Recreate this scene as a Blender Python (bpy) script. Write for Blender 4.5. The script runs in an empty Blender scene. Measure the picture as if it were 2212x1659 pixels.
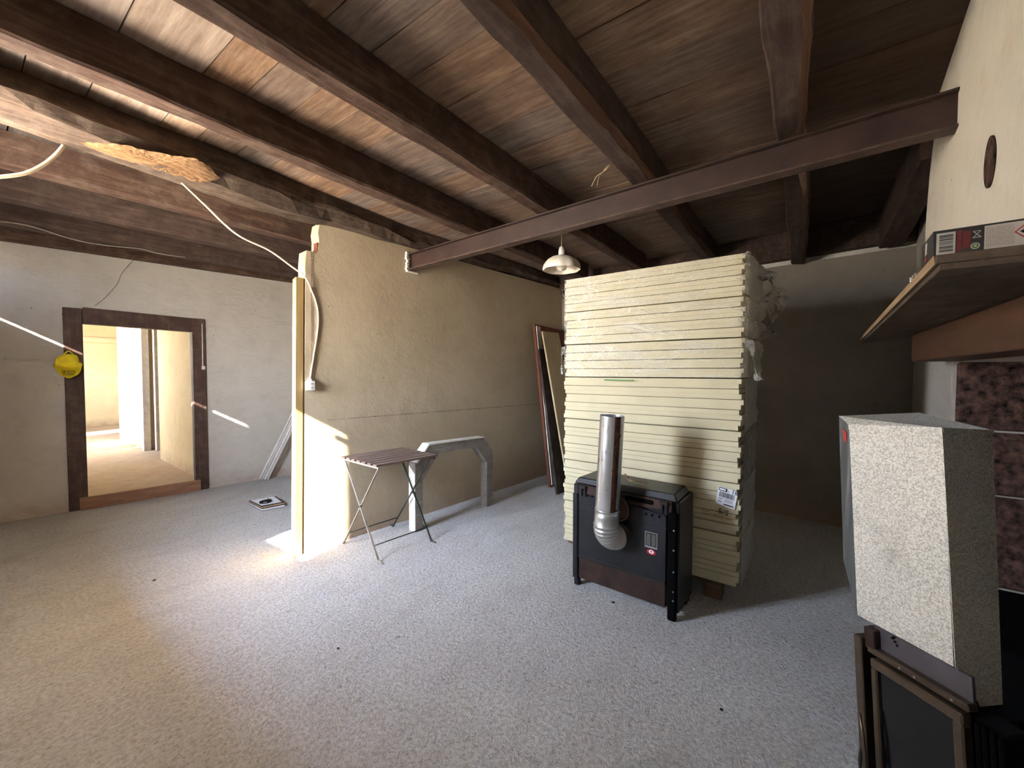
import bpy, bmesh, math, random
from mathutils import Vector, Matrix, noise
import numpy as np
random.seed(7)
SC = bpy.context.scene
COL = SC.collection
# ------------------------------------------------------------------ camera
F_PX, CX, CY, CAM_H = 880.0, 1106.0, 829.5, 1.38
PITCH = math.atan(27.5/880); TH = math.atan(634/880.0)
FW = Vector((math.cos(TH), math.sin(TH), 0)); RT = Vector((math.sin(TH), -math.cos(TH), 0)); UP = Vector((0, 0, 1))
CF = FW*math.cos(PITCH) - UP*math.sin(PITCH); CU = UP*math.cos(PITCH) + FW*math.sin(PITCH)
CAM = Vector((0, 0, CAM_H))
cd = bpy.data.cameras.new('camera'); cam = bpy.data.objects.new('camera', cd); COL.objects.link(cam)
cd.sensor_width = 36; cd.lens = 36*F_PX/2212; cd.clip_start = 0.02
m = Matrix((RT, CU, -CF)).transposed().to_4x4(); m.translation = CAM; cam.matrix_world = m
SC.camera = cam
# ------------------------------------------------------------------ world, sun, exposure
SUN_SLOPE, SUN_AZ = 0.615, 0.249
w = bpy.data.worlds.new('sky'); SC.world = w; w.use_nodes = True
nt = w.node_tree; nt.nodes.clear()
out = nt.nodes.new('ShaderNodeOutputWorld'); bg = nt.nodes.new('ShaderNodeBackground')
tc = nt.nodes.new('ShaderNodeTexCoord'); sep = nt.nodes.new('ShaderNodeSeparateXYZ'); ramp = nt.nodes.new('ShaderNodeValToRGB')
mr = nt.nodes.new('ShaderNodeMapRange'); mr.inputs[1].default_value = -1; mr.inputs[2].default_value = 1
nt.links.new(tc.outputs['Generated'], sep.inputs[0]); nt.links.new(sep.outputs[2], mr.inputs[0]); nt.links.new(mr.outputs[0], ramp.inputs[0])
cr = ramp.color_ramp
cr.elements[0].position = 0.0; cr.elements[0].color = (.80, .72, .62, 1)      # sunlit ground outside
cr.elements[1].position = 1.0; cr.elements[1].color = (.45, .62, 1.0, 1)      # zenith
e = cr.elements.new(.497); e.color = (.80, .72, .62, 1)
e = cr.elements.new(.505); e.color = (.92, .95, 1.0, 1)
e = cr.elements.new(.65); e.color = (.68, .80, 1.0, 1)
nt.links.new(ramp.outputs[0], bg.inputs[0]); nt.links.new(bg.outputs[0], out.inputs[0]); bg.inputs[1].default_value = 60.0
sd = bpy.data.lights.new('sun', 'SUN'); sd.energy = 50.0; sd.angle = math.radians(.6); sd.color = (1, .93, .82)
sun = bpy.data.objects.new('sun', sd); COL.objects.link(sun)
sun.rotation_euler = Vector((1, SUN_AZ, -SUN_SLOPE)).to_track_quat('-Z', 'Y').to_euler(); sun.location = (-6, 1, 8)
def portal(y0, y1, z0, z1, x=-.42):
    l = bpy.data.lights.new('sky_portal', 'AREA'); l.shape = 'RECTANGLE'; l.size = z1-z0; l.size_y = y1-y0
    o = bpy.data.objects.new('sky_portal', l); COL.objects.link(o); l.cycles.is_portal = True
    o.matrix_world = Matrix.Translation((x, (y0+y1)/2, (z0+z1)/2)) @ Vector((1, 0, 0)).to_track_quat('-Z', 'Y').to_matrix().to_4x4()
SC.view_settings.view_transform = 'Standard'; SC.view_settings.look = 'None'; SC.view_settings.gamma = 1
SC.view_settings.use_curve_mapping = False; SC.view_settings.exposure = 0.9
SC.cycles.max_bounces = 14; SC.cycles.diffuse_bounces = 8; SC.cycles.glossy_bounces = 4; SC.cycles.transparent_max_bounces = 12
SC.cycles.sample_clamp_indirect = 12; SC.cycles.use_denoising = True; SC.cycles.caustics_reflective = False; SC.cycles.caustics_refractive = False

# ------------------------------------------------------------------ pixel -> point on a real surface
def ray(x, y): return RT*((x-CX)/F_PX) + CU*(-(y-CY)/F_PX) + CF
def hit(x, y, p, n):
    r = ray(x, y); return CAM + r*((Vector(p)-CAM).dot(n)/r.dot(n))
def on_z(x, y, z=0): return hit(x, y, (0, 0, z), UP)
def on_y(x, y, Y): return hit(x, y, (0, Y, 0), Vector((0, 1, 0)))
def on_x(x, y, X): return hit(x, y, (X, 0, 0), Vector((1, 0, 0)))
def on_v(x, y, a, b):
    d = Vector(b)-Vector(a); return hit(x, y, a, Vector((d.y, -d.x, 0)))
WA, WB = Vector((1.53, 3.057, 0)), Vector((4.568, 2.787, 0))          # beige wall
LA, LB = Vector((.251, 5.918, 0)), Vector((2.297, 5.625, 0))          # left wall
W = lambda x, y: on_v(x, y, WA, WB)
LW = lambda x, y: on_v(x, y, LA, LB)

# ------------------------------------------------------------------ materials
def srgb(r, g, b):
    f = lambda c: (c/255/12.92) if c/255 <= .04045 else ((c/255+.055)/1.055)**2.4
    return (f(r), f(g), f(b), 1)
class NB:
    def __init__(s, name):
        s.m = bpy.data.materials.new(name); s.m.use_nodes = True; s.t = s.m.node_tree; s.n = s.t.nodes; s.l = s.t.links
        s.p = s.n['Principled BSDF']; s.tc = s.n.new('ShaderNodeTexCoord')
        s.co = s.tc.outputs['Object']
    def mapping(s, sc=(1, 1, 1), rot=(0, 0, 0), src=None):
        k = s.n.new('ShaderNodeMapping'); k.inputs['Scale'].default_value = sc; k.inputs['Rotation'].default_value = rot
        s.l.new(src or s.co, k.inputs[0]); return k.outputs[0]
    def noise(s, scale, det=4, rough=.6, v=None, dist=0):
        k = s.n.new('ShaderNodeTexNoise'); k.inputs['Scale'].default_value = scale; k.inputs['Detail'].default_value = det
        k.inputs['Roughness'].default_value = rough; k.inputs['Distortion'].default_value = dist
        s.l.new(v or s.co, k.inputs['Vector']); return k.outputs[0]
    def voro(s, scale, v=None, feat='F1'):
        k = s.n.new('ShaderNodeTexVoronoi'); k.inputs['Scale'].default_value = scale; k.feature = feat
        s.l.new(v or s.co, k.inputs['Vector']); return k.outputs[0], (k.outputs[1] if feat == 'F1' else None)
    def ramp(s, src, stops):
        k = s.n.new('ShaderNodeValToRGB'); c = k.color_ramp
        while len(c.elements) < len(stops): c.elements.new(.5)
        for el, (p, col) in zip(c.elements, stops): el.position = p; el.color = col if len(col) == 4 else (*col, 1)
        s.l.new(src, k.inputs[0]); return k.outputs[0]
    def mix(s, fac, a, b, mode='MIX'):
        k = s.n.new('ShaderNodeMix'); k.data_type = 'RGBA'; k.blend_type = mode
        for i, v in ((0, fac), (6, a), (7, b)):
            if hasattr(v, 'is_output'): s.l.new(v, k.inputs[i])
            else: k.inputs[i].default_value = v
        return k.outputs[2]
    def math(s, op, a, b=0.0, c=None):
        k = s.n.new('ShaderNodeMath'); k.operation = op
        for i, v in enumerate((a, b) if c is None else (a, b, c)):
            if hasattr(v, 'is_output'): s.l.new(v, k.inputs[i])
            else: k.inputs[i].default_value = v
        return k.outputs[0]
    def xyz(s):
        k = s.n.new('ShaderNodeSeparateXYZ'); s.l.new(s.co, k.inputs[0]); return k.outputs
    def bump(s, h, strength=.5, dist=.01, prev=None):
        k = s.n.new('ShaderNodeBump'); k.inputs['Strength'].default_value = strength; k.inputs['Distance'].default_value = dist
        s.l.new(h, k.inputs['Height'])
        if prev is not None: s.l.new(prev, k.inputs['Normal'])
        s.l.new(k.outputs[0], s.p.inputs['Normal']); return k.outputs[0]
    def fin(s, col, rough=.8, metal=0.0, spec=.3):
        for nm, v in (('Base Color', col), ('Roughness', rough), ('Metallic', metal)):
            if hasattr(v, 'is_output'): s.l.new(v, s.p.inputs[nm])
            else: s.p.inputs[nm].default_value = v
        s.p.inputs['Specular IOR Level'].default_value = spec
        return s.m
G = lambda v: (v, v, v, 1)
def plain(name, rgb, rough=.6, metal=0, spec=.4, var=.12, scale=20, bump=0, bs=60):
    b = NB(name); n = b.noise(scale, 4)
    c = srgb(*rgb); d = tuple(x*(1-var*2) for x in c[:3])+(1,); h = tuple(min(1, x*(1+var)) for x in c[:3])+(1,)
    col = b.ramp(n, [(.3, d), (.7, h)])
    if bump: b.bump(b.noise(bs, 5), bump, .004)
    return b.fin(col, rough, metal, spec)

def mat_floor():
    b = NB('rough_concrete')
    big = b.noise(.9, 5, .6); fine = b.noise(55, 5, .7); sp = b.noise(16, 3, .7)
    sw = b.noise(2.2, 6, .6, b.mapping((1, 2.2, 1), (0, 0, .5)), 1.2)
    col = b.ramp(big, [(.3, srgb(200, 198, 195)), (.7, srgb(218, 217, 215))])
    col = b.mix(b.ramp(fine, [(.42, G(.0)), (.64, G(.5))]), col, srgb(128, 123, 118))
    col = b.mix(b.ramp(sw, [(.5, G(0)), (.75, G(.34))]), col, srgb(156, 150, 144))
    cv = b.noise(30, 3, .65, b.mapping((1, 1.5, 1), (0, 0, .6)), 1.5)
    col = b.mix(b.ramp(cv, [(.30, G(.6)), (.40, G(0))]), col, srgb(128, 122, 117))
    pit = b.voro(38)[0]
    pm = b.math('MULTIPLY', b.math('LESS_THAN', pit, .085), b.math('GREATER_THAN', sp, .56))
    col = b.mix(pm, col, srgb(96, 88, 82))
    h = b.math('ADD', b.math('MULTIPLY', fine, .6), b.math('MULTIPLY', cv, 1.1))
    h = b.math('SUBTRACT', h, b.math('MULTIPLY', pm, .5))
    k = b.bump(h, .85, .013); b.bump(b.noise(130, 3, .7), .5, .004, k)
    return b.fin(col, .88, 0, .25)
def mat_plaster(name, c1, c2, stain, bs=.45, line=False, trowel=False, stain_amt=.35):
    b = NB(name)
    big = b.noise(1.3, 5, .6); mid = b.noise(7, 5, .65)
    col = b.ramp(big, [(.32, srgb(*c1)), (.68, srgb(*c2))])
    col = b.mix(b.ramp(mid, [(.5, G(0)), (.8, G(stain_amt))]), col, srgb(*stain))
    x, y, z = b.xyz()
    foot = b.math('MULTIPLY', b.math('SMOOTH_MIN', 1.0, b.math('MAXIMUM', b.math('MULTIPLY_ADD', z, -6.0, 1.15), 0.0)), b.ramp(mid, [(.3, G(.15)), (.7, G(.75))]))
    col = b.mix(foot, col, srgb(158, 132, 116))
    spk = b.math('MULTIPLY', b.math('LESS_THAN', b.voro(9)[0], .05), b.math('GREATER_THAN', b.noise(3, 2), .52))
    col = b.mix(spk, col, srgb(110, 96, 80))
    if line:
        zl = b.math('MULTIPLY_ADD', x, -.0145, 1.0225)
        d = b.math('ABSOLUTE', b.math('SUBTRACT', z, zl))
        ln = b.math('MULTIPLY', b.math('LESS_THAN', d, .0035), b.ramp(b.noise(12, 3), [(.35, G(.25)), (.6, G(.8))]))
        ln = b.math('MULTIPLY', ln, b.math('GREATER_THAN', x, 1.74))
        col = b.mix(ln, col, srgb(92, 86, 84))
    k = b.bump(b.noise(45, 6, .7), bs, .006)
    if trowel: k = b.bump(b.noise(3.5, 6, .6, b.mapping((1, 1, 2.5)), 1.6), .5, .03, k)
    else: k = b.bump(b.noise(6, 4, .6), .3, .015, k)
    return b.fin(col, .9, 0, .2)
def mat_wood(name, c1, c2, c3, axis='X', rough=.75, bumps=.5, dusty=0.0, rnd=.0, gs=1.0):
    b = NB(name)
    sc = {'X': (1.2, 14, 14), 'Y': (14, 1.2, 14), 'Z': (14, 14, 1.2)}[axis]
    g = b.noise(2.2*gs, 8, .68, b.mapping(sc), .5); blot = b.noise(2.6, 5, .65, b.mapping({'X': (.5, 1.5, 1.5), 'Y': (1.5, .5, 1.5), 'Z': (1.5, 1.5, .5)}[axis]))
    col = b.ramp(g, [(.3, srgb(*c1)), (.52, srgb(*c2)), (.75, srgb(*c3))])
    col = b.mix(b.ramp(blot, [(.4, G(0)), (.72, G(.6))]), col, srgb(*c1))
    if rnd:
        oi = b.n.new('ShaderNodeObjectInfo')
        v = b.math('MULTIPLY_ADD', oi.outputs['Random'], rnd, 1-rnd/2)
        hs = b.n.new('ShaderNodeHueSaturation'); b.l.new(col, hs.inputs['Color']); b.l.new(v, hs.inputs['Value'])
        hs.inputs['Hue'].default_value = .5; b.l.new(b.math('MULTIPLY_ADD', oi.outputs['Random'], .35, .55), hs.inputs['Saturation']); col = hs.outputs[0]
    if dusty: col = b.mix(b.ramp(b.noise(9, 5, .7), [(.45, G(0)), (.8, G(dusty))]), col, srgb(170, 155, 135))
    k = b.bump(g, bumps, .006); b.bump(b.noise(50, 4), bumps*.5, .003, k)
    return b.fin(col, rough, 0, .25)
def mat_metal(name, rgb, rough=.4, var=.25, spangle=False, bump=.1):
    b = NB(name)
    if spangle:
        d, c = b.voro(230); v, c2 = b.voro(520)
        bw = b.n.new('ShaderNodeRGBToBW'); b.l.new(c, bw.inputs[0]); bw2 = b.n.new('ShaderNodeRGBToBW'); b.l.new(c2, bw2.inputs[0])
        f = b.math('ADD', b.math('MULTIPLY', bw.outputs[0], .5), b.math('MULTIPLY', bw2.outputs[0], .5))
        base = srgb(*rgb); lo = tuple(x*.5 for x in base[:3])+(1,)
        col = b.ramp(f, [(.3, lo), (.62, base)])
        col = b.mix(b.ramp(b.noise(4, 6, .7), [(.55, G(0)), (.8, G(.5))]), col, srgb(95, 88, 78))
        b.bump(f, .25, .002)
        return b.fin(col, b.ramp(f, [(.3, G(.62)), (.7, G(.42))]), .25, .5)
    n = b.noise(8, 6, .7)
    c = srgb(*rgb); lo = tuple(x*(1-var) for x in c[:3])+(1,)
    col = b.ramp(n, [(.35, lo), (.65, c)])
    if bump: b.bump(b.noise(90, 4), bump, .002)
    return b.fin(col, b.ramp(b.noise(14, 5), [(.3, G(rough*.8)), (.7, G(min(1, rough*1.3)))]), .85, .5)
def mat_film(name, alpha, rough, tint, bs, scale, strch=(1, 1, 1), rot=.35, lo=.45):
    b = NB(name); t = b.n.new('ShaderNodeBsdfTransparent'); g = b.n.new('ShaderNodeBsdfPrincipled'); mx = b.n.new('ShaderNodeMixShader')
    g.inputs['Base Color'].default_value = tint; g.inputs['Roughness'].default_value = rough; g.inputs['Specular IOR Level'].default_value = 1.0
    fr = b.n.new('ShaderNodeFresnel'); fr.inputs[0].default_value = 1.5
    bp = b.n.new('ShaderNodeBump'); bp.inputs['Strength'].default_value = bs; bp.inputs['Distance'].default_value = .05
    h = b.noise(scale, 5, .62, b.mapping(strch, (rot, 0, 0)), 1.4); b.l.new(h, bp.inputs['Height']); b.l.new(bp.outputs[0], g.inputs['Normal']); b.l.new(bp.outputs[0], fr.inputs['Normal'])
    f = b.math('ADD', b.math('MULTIPLY', fr.outputs[0], .9), b.math('MULTIPLY', b.ramp(h, [(lo, G(.1 if lo > .5 else .3)), (lo+.12, G(1.0))]), alpha))
    b.l.new(f, mx.inputs[0]); b.l.new(t.outputs[0], mx.inputs[1]); b.l.new(g.outputs[0], mx.inputs[2])
    b.l.new(mx.outputs[0], b.n['Material Output'].inputs[0]); return b.m

M = {}
M['floor'] = mat_floor()
M['beige'] = mat_plaster('beige_plaster', (172, 155, 128), (184, 168, 142), (156, 138, 112), .28, line=True)
M['white'] = mat_plaster('white_plaster', (172, 165, 155), (186, 180, 171), (150, 140, 127), .3, trowel=True)
M['frontwhite'] = mat_plaster('fill_bounce_plaster', (226, 222, 216), (236, 233, 228), (214, 208, 200), .3)  # unseen walls made whiter than the visible plaster to bounce fill light
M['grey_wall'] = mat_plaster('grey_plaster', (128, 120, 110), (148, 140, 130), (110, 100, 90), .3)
M['breast'] = mat_plaster('chimney_limewash', (232, 222, 202), (242, 234, 216), (205, 188, 158), .5, stain_amt=.4)
M['cream'] = mat_plaster('cream_plaster', (204, 186, 146), (216, 200, 164), (176, 150, 108), .3)
M['far_floor'] = mat_plaster('pale_floor', (166, 152, 126), (180, 168, 144), (140, 124, 98), .5)
M['beam'] = mat_wood('old_dark_beam', (50, 33, 25), (74, 53, 42), (106, 82, 68), 'X', .8, .7, .18)
M['beam_red'] = mat_wood('reddish_beam', (50, 36, 31), (70, 54, 47), (96, 78, 70), 'X', .8, .6, .12)
M['bark'] = mat_wood('rough_hewn_log', (50, 38, 31), (74, 59, 48), (104, 85, 70), 'X', .85, 1.0, .2)
M['split'] = mat_wood('raw_split_wood', (82, 60, 40), (116, 86, 56), (144, 112, 78), 'X', .85, 1.0)
M['waney'] = mat_wood('orange_sapwood', (78, 54, 40), (104, 76, 58), (140, 106, 82), 'X', .85, 1.0)
M['plank'] = mat_wood('ceiling_plank', (118, 90, 68), (158, 130, 104), (186, 160, 132), 'Y', .8, .25, .25, rnd=.22, gs=1.3)
def paint_plank_shade(mat):  # paints shade into the plank colour, deepening toward the chimney side
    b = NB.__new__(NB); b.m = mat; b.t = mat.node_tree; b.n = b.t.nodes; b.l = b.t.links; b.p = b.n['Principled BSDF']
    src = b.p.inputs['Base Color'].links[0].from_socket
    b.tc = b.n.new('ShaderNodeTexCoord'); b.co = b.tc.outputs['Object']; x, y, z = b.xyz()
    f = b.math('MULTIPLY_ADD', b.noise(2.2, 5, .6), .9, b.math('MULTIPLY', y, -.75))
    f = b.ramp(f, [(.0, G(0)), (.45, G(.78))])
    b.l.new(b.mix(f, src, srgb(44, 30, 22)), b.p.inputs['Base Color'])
M['plank_brown'] = mat_wood('brown_ceiling_plank', (92, 64, 42), (130, 96, 66), (166, 132, 98), 'Y', .8, .25, .22, rnd=.28, gs=1.3); paint_plank_shade(M['plank_brown'])
M['plank_shaded'] = mat_wood('shaded_ceiling_plank', (52, 40, 32), (72, 57, 46), (96, 78, 64), 'Y', .85, .25, .1, rnd=.2, gs=1.3)  # darker plank colour standing in for the shadow beyond the log
M['trim'] = mat_wood('dark_door_frame', (52, 34, 28), (68, 46, 38), (90, 68, 58), 'Z', .6, .4, .15)
M['sill_wood'] = mat_wood('brown_board', (116, 84, 64), (138, 102, 80), (156, 120, 96), 'X', .7, .3)
M['pine'] = mat_wood('yellow_pine', (206, 172, 112), (222, 190, 130), (232, 204, 150), 'Z', .55, .15, gs=.6)
M['steel'] = plain('brown_painted_steel', (56, 39, 34), .5, 0, .4, .2, 8, .2)
M['steel_dusty'] = plain('dusty_brown_steel', (84, 66, 58), .6, 0, .3, .25, 12, .2)
M['xps'] = plain('pale_yellow_foam', (196, 187, 156), .75, 0, .3, .03, 6, .1, 120)
M['black'] = plain('black_enamel', (34, 34, 38), .38, .3, .5, .25, 7, .15)
M['blackrust'] = plain('rusty_black_iron', (60, 42, 36), .6, .4, .4, .35, 9, .3)
M['hole'] = plain('soot_black', (9, 8, 8), .95, 0, .05, .1)
M['galv'] = mat_metal('galvanised_sheet', (238, 233, 220), .4, spangle=True)
M['pipe'] = mat_metal('brushed_flue_steel', (196, 198, 200), .30, .06, bump=0)
M['alu'] = mat_metal('crimped_aluminium', (186, 186, 182), .34, .15, bump=.05)
M['rust'] = plain('rust_streak', (84, 52, 34), .7, .3, .3, .35, 40, .2)
M['stoveframe'] = mat_metal('bronze_stove_frame', (112, 98, 84), .36, .3)
M['streaky'] = mat_wood('streaked_zinc', (58, 62, 64), (82, 85, 86), (138, 134, 124), 'Z', .45, .1)
M['stoveplate'] = plain('dusty_grey_steel', (92, 86, 90), .42, .4, .5, .12, 10, .05)
M['darkglass'] = plain('smoked_stove_glass', (14, 13, 14), .12, 0, .6, .2, 5)
M['stone'] = plain('sooty_red_stone', (86, 64, 56), .9, 0, .2, .6, 26, 1.0, 40)
M['mortar'] = plain('pale_mortar', (98, 84, 74), .9, 0, .2, .2, 30, .6)
M['lintel'] = mat_wood('brown_lintel_wood', (66, 43, 30), (80, 53, 37), (96, 66, 46), 'X', .6, .25, .05, gs=.5)
M['shelf'] = mat_wood('grimy_shelf_wood', (58, 46, 37), (80, 65, 53), (106, 88, 72), 'X', .75, .5, .2)
M['shelf_edge'] = mat_wood('pale_shelf_edge', (140, 112, 84), (164, 136, 104), (186, 160, 128), 'X', .75, .5)
M['slat'] = mat_wood('table_slat_brown', (98, 80, 72), (124, 106, 98), (152, 134, 124), 'X', .5, .15)
M['green_steel'] = plain('dark_green_steel', (58, 66, 60), .45, .4, .5, .15, 10)
M['sunlit_steel'] = plain('sunlit_pale_steel', (176, 164, 150), .5, .2, .4, .15, 10)  # lit copy of the table steel, sunlight painted into its colour
M['greywood'] = mat_wood('grey_painted_timber', (112, 106, 102), (142, 136, 130), (176, 170, 164), 'X', .8, .5, .6)
M['whitepaint'] = plain('chipped_white_paint', (224, 220, 212), .7, 0, .3, .1, 14, .2)
M['cable'] = plain('cream_cable', (226, 210, 180), .5, 0, .4, .08, 20)
M['wire'] = plain('grey_wire', (150, 140, 128), .6, 0, .3, .1, 20)
M['plastic'] = plain('cream_plastic', (226, 226, 220), .4, 0, .5, .03)
M['glass_white'] = plain('opal_lamp_glass', (236, 228, 212), .35, 0, .5, .05, 12)
M['yellow'] = plain('yellow_cotton', (240, 216, 48), .85, 0, .2, .12, 14, .4, 80)
M['print'] = plain('black_print', (22, 20, 20), .7, 0, .2, .05)
M['paper'] = plain('white_paper', (232, 232, 238), .7, 0, .3, .04)
M['tan'] = plain('brown_paper', (176, 152, 120), .8, 0, .2, .15, 30, .3)
M['red'] = plain('red_print', (176, 40, 44), .5, 0, .4, .08)
M['boxred'] = plain('dark_red_print', (110, 30, 32), .5, 0, .4, .2)
M['boxblack'] = plain('glossy_black_card', (24, 18, 22), .4, 0, .5, .1)
M['label_grey'] = plain('pale_grey_print', (196, 190, 182), .6, 0, .3, .05)
M['greentext'] = plain('green_print', (70, 120, 60), .6, 0, .3, .05)
M['foil'] = mat_metal('crumpled_foil', (236, 236, 232), .18, .05, bump=.8)
M['film_front'] = mat_film('clear_stretch_film', .05, .10, (.95, .93, .84, 1), .9, 3.2, (1, .9, 3.0), .30, .60)
M['film_side'] = mat_film('crumpled_film', .42, .3, (.50, .48, .42, 1), 1.0, 6, (1, 1, 1))
M['darkboard'] = mat_wood('charred_dark_board', (40, 30, 28), (62, 50, 46), (92, 78, 70), 'Z', .8, .7, .15)
M['redboard'] = mat_wood('red_brown_edge', (84, 46, 32), (108, 62, 44), (130, 80, 58), 'Z', .7, .4)
M['paleboard'] = mat_wood('pale_board', (176, 156, 120), (196, 178, 142), (210, 194, 160), 'Z', .7, .2)
M['cabinet'] = plain('glass_clear', (210, 215, 218), .05, 0, .5, .02)
M['brick'] = plain('broken_red_brick', (124, 78, 64), .9, 0, .2, .3, 30, .6)
M['pallet'] = mat_wood('dark_pallet_wood', (78, 60, 44), (104, 82, 62), (128, 104, 80), 'Y', .85, .5)

# ------------------------------------------------------------------ builders
def tag(o, label=None, cat=None, group=None, kind=None):
    for k, v in (('label', label), ('category', cat), ('group', group), ('kind', kind)):
        if v: o[k] = v
    return o
def empty(name, loc, label, cat, group=None, mat=None):
    o = bpy.data.objects.new(name, None); COL.objects.link(o); o.empty_display_size = .05
    if mat is not None: o.matrix_world = mat
    else: o.location = loc
    return tag(o, label, cat, group)
class MB:
    """collects shapes (world or local coordinates) into one mesh"""
    def __init__(s): s.bm = bmesh.new()
    def poly(s, vs, fs, mi=0):
        v = [s.bm.verts.new(p) for p in vs]; out = []
        for f in fs:
            try: k = s.bm.faces.new([v[i] for i in f]); k.material_index = mi; out.append(k)
            except ValueError: pass
        return v, out
    def hexa(s, p, mi=0, bev=0):
        n0 = len(s.bm.verts)
        v, f = s.poly(p, [(0, 3, 2, 1), (4, 5, 6, 7), (0, 1, 5, 4), (1, 2, 6, 5), (2, 3, 7, 6), (3, 0, 4, 7)], mi)
        if bev:
            es = set(e for k in f for e in k.edges)
            bmesh.ops.bevel(s.bm, geom=list(es), offset=bev, segments=1, affect='EDGES', profile=.5, material=mi)
        return s
    def box(s, a, b, mi=0, bev=0):
        x0, y0, z0 = a; x1, y1, z1 = b
        if x0 > x1: x0, x1 = x1, x0
        if y0 > y1: y0, y1 = y1, y0
        if z0 > z1: z0, z1 = z1, z0
        return s.hexa([(x0, y0, z0), (x1, y0, z0), (x1, y1, z0), (x0, y1, z0), (x0, y0, z1), (x1, y0, z1), (x1, y1, z1), (x0, y1, z1)], mi, bev)
    def bar(s, a, b, w, h, side=None, mi=0, bev=0):
        """bar from a to b, cross-section w (along side) by h"""
        a = Vector(a); b = Vector(b); d = (b-a).normalized()
        sd_ = Vector(side) if side is not None else (d.cross(UP) if abs(d.z) < .95 else Vector((1, 0, 0)))
        sd_ = (sd_ - d*sd_.dot(d)).normalized(); t = d.cross(sd_)
        P = []
        for q in (a, b):
            P += [q - sd_*w/2 - t*h/2, q + sd_*w/2 - t*h/2, q + sd_*w/2 + t*h/2, q - sd_*w/2 + t*h/2]
        return s.hexa(P, mi, bev)
    def tube(s, pts, r, n=8, mi=0, cap=True):
        pts = [Vector(p) for p in pts]; rings = []
        up = None
        for i, p in enumerate(pts):
            d = ((pts[min(i+1, len(pts)-1)] - pts[max(i-1, 0)])).normalized()
            if up is None: up = d.orthogonal().normalized()
            up = (up - d*up.dot(d)).normalized(); t = d.cross(up)
            rr = r(i/(len(pts)-1)) if callable(r) else r
            rings.append([s.bm.verts.new(p + (up*math.cos(2*math.pi*k/n) + t*math.sin(2*math.pi*k/n))*rr) for k in range(n)])
        for a, b in zip(rings, rings[1:]):
            for k in range(n):
                f = s.bm.faces.new((a[k], a[(k+1) % n], b[(k+1) % n], b[k])); f.material_index = mi; f.smooth = True
        if cap:
            for rg, rev in ((rings[0], True), (rings[-1], False)):
                f = s.bm.faces.new(rg[::-1] if rev else rg); f.material_index = mi
        return s
    def lathe(s, prof, c, n=32, mi=0, rf=None):
        rings = []
        for (r, z) in prof:
            rings.append([s.bm.verts.new((c[0] + (r*(rf(a, r, z) if rf else 1))*math.cos(a), c[1] + (r*(rf(a, r, z) if rf else 1))*math.sin(a), c[2]+z)) for a in [2*math.pi*k/n for k in range(n)]])
        for a, b in zip(rings, rings[1:]):
            for k in range(n):
                f = s.bm.faces.new((a[k], a[(k+1) % n], b[(k+1) % n], b[k])); f.smooth = True; f.material_index = mi
        return s
    def slab(s, pts, off, mi=0, bev=0):
        """closed prism: polygon pts (3D) extruded by vector off"""
        pts = [Vector(p) for p in pts]; off = Vector(off); n = len(pts)
        vs = pts + [p+off for p in pts]
        fs = [tuple(range(n))[::-1], tuple(range(n, 2*n))] + [(i, (i+1) % n, n+(i+1) % n, n+i) for i in range(n)]
        v, f = s.poly(vs, fs, mi)
        if bev:
            es = set(e for k in f for e in k.edges)
            bmesh.ops.bevel(s.bm, geom=list(es), offset=bev, segments=1, affect='EDGES', profile=.5, material=mi)
        return s
    def obj(s, name, mat, parent=None, smooth=False, **kw):
        bmesh.ops.recalc_face_normals(s.bm, faces=s.bm.faces)
        me = bpy.data.meshes.new(name); s.bm.to_mesh(me); s.bm.free()
        for mm in (mat if isinstance(mat, (list, tuple)) else [mat]): me.materials.append(M[mm] if isinstance(mm, str) else mm)
        if smooth:
            for p in me.polygons: p.use_smooth = True
        o = bpy.data.objects.new(name, me); COL.objects.link(o)
        if parent is not None:
            o.parent = parent
            if kw.pop('world', True): o.matrix_parent_inverse = parent.matrix_world.inverted()
        else: kw.pop('world', None)
        return tag(o, **kw)
def basis(parent): bpy.context.view_layer.update()
def text(name, body, size, loc, xdir, updir, mat, parent, off=.001, thick=.0004, ax='CENTER'):
    cu = bpy.data.curves.new(name, 'FONT'); cu.body = body; cu.size = size; cu.align_x = ax; cu.align_y = 'CENTER'; cu.extrude = thick; cu.resolution_u = 2
    tmp = bpy.data.objects.new(name, cu); COL.objects.link(tmp)
    dg = bpy.context.evaluated_depsgraph_get(); me = bpy.data.meshes.new_from_object(tmp.evaluated_get(dg))
    bpy.data.objects.remove(tmp); bpy.data.curves.remove(cu)
    x = Vector(xdir).normalized(); u = Vector(updir); u = (u - x*u.dot(x)).normalized(); n = x.cross(u)
    mt = Matrix((x, u, n)).transposed().to_4x4(); mt.translation = Vector(loc) + n*off
    me.transform(mt); me.materials.clear(); me.materials.append(M[mat])
    o = bpy.data.objects.new(name, me); COL.objects.link(o); o.parent = parent
    bpy.context.view_layer.update(); o.matrix_parent_inverse = parent.matrix_world.inverted(); return o
def fbm(p, s, o=3): return noise.fractal(Vector(p)*s, 1.0, 2.0, o)

# ================================================================== THE SETTING
CEIL = 2.68
floor = MB().box((-.5, -1.3, -.1), (5.6, 5.93, 0)).obj('floor', 'floor', kind='structure')
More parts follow.
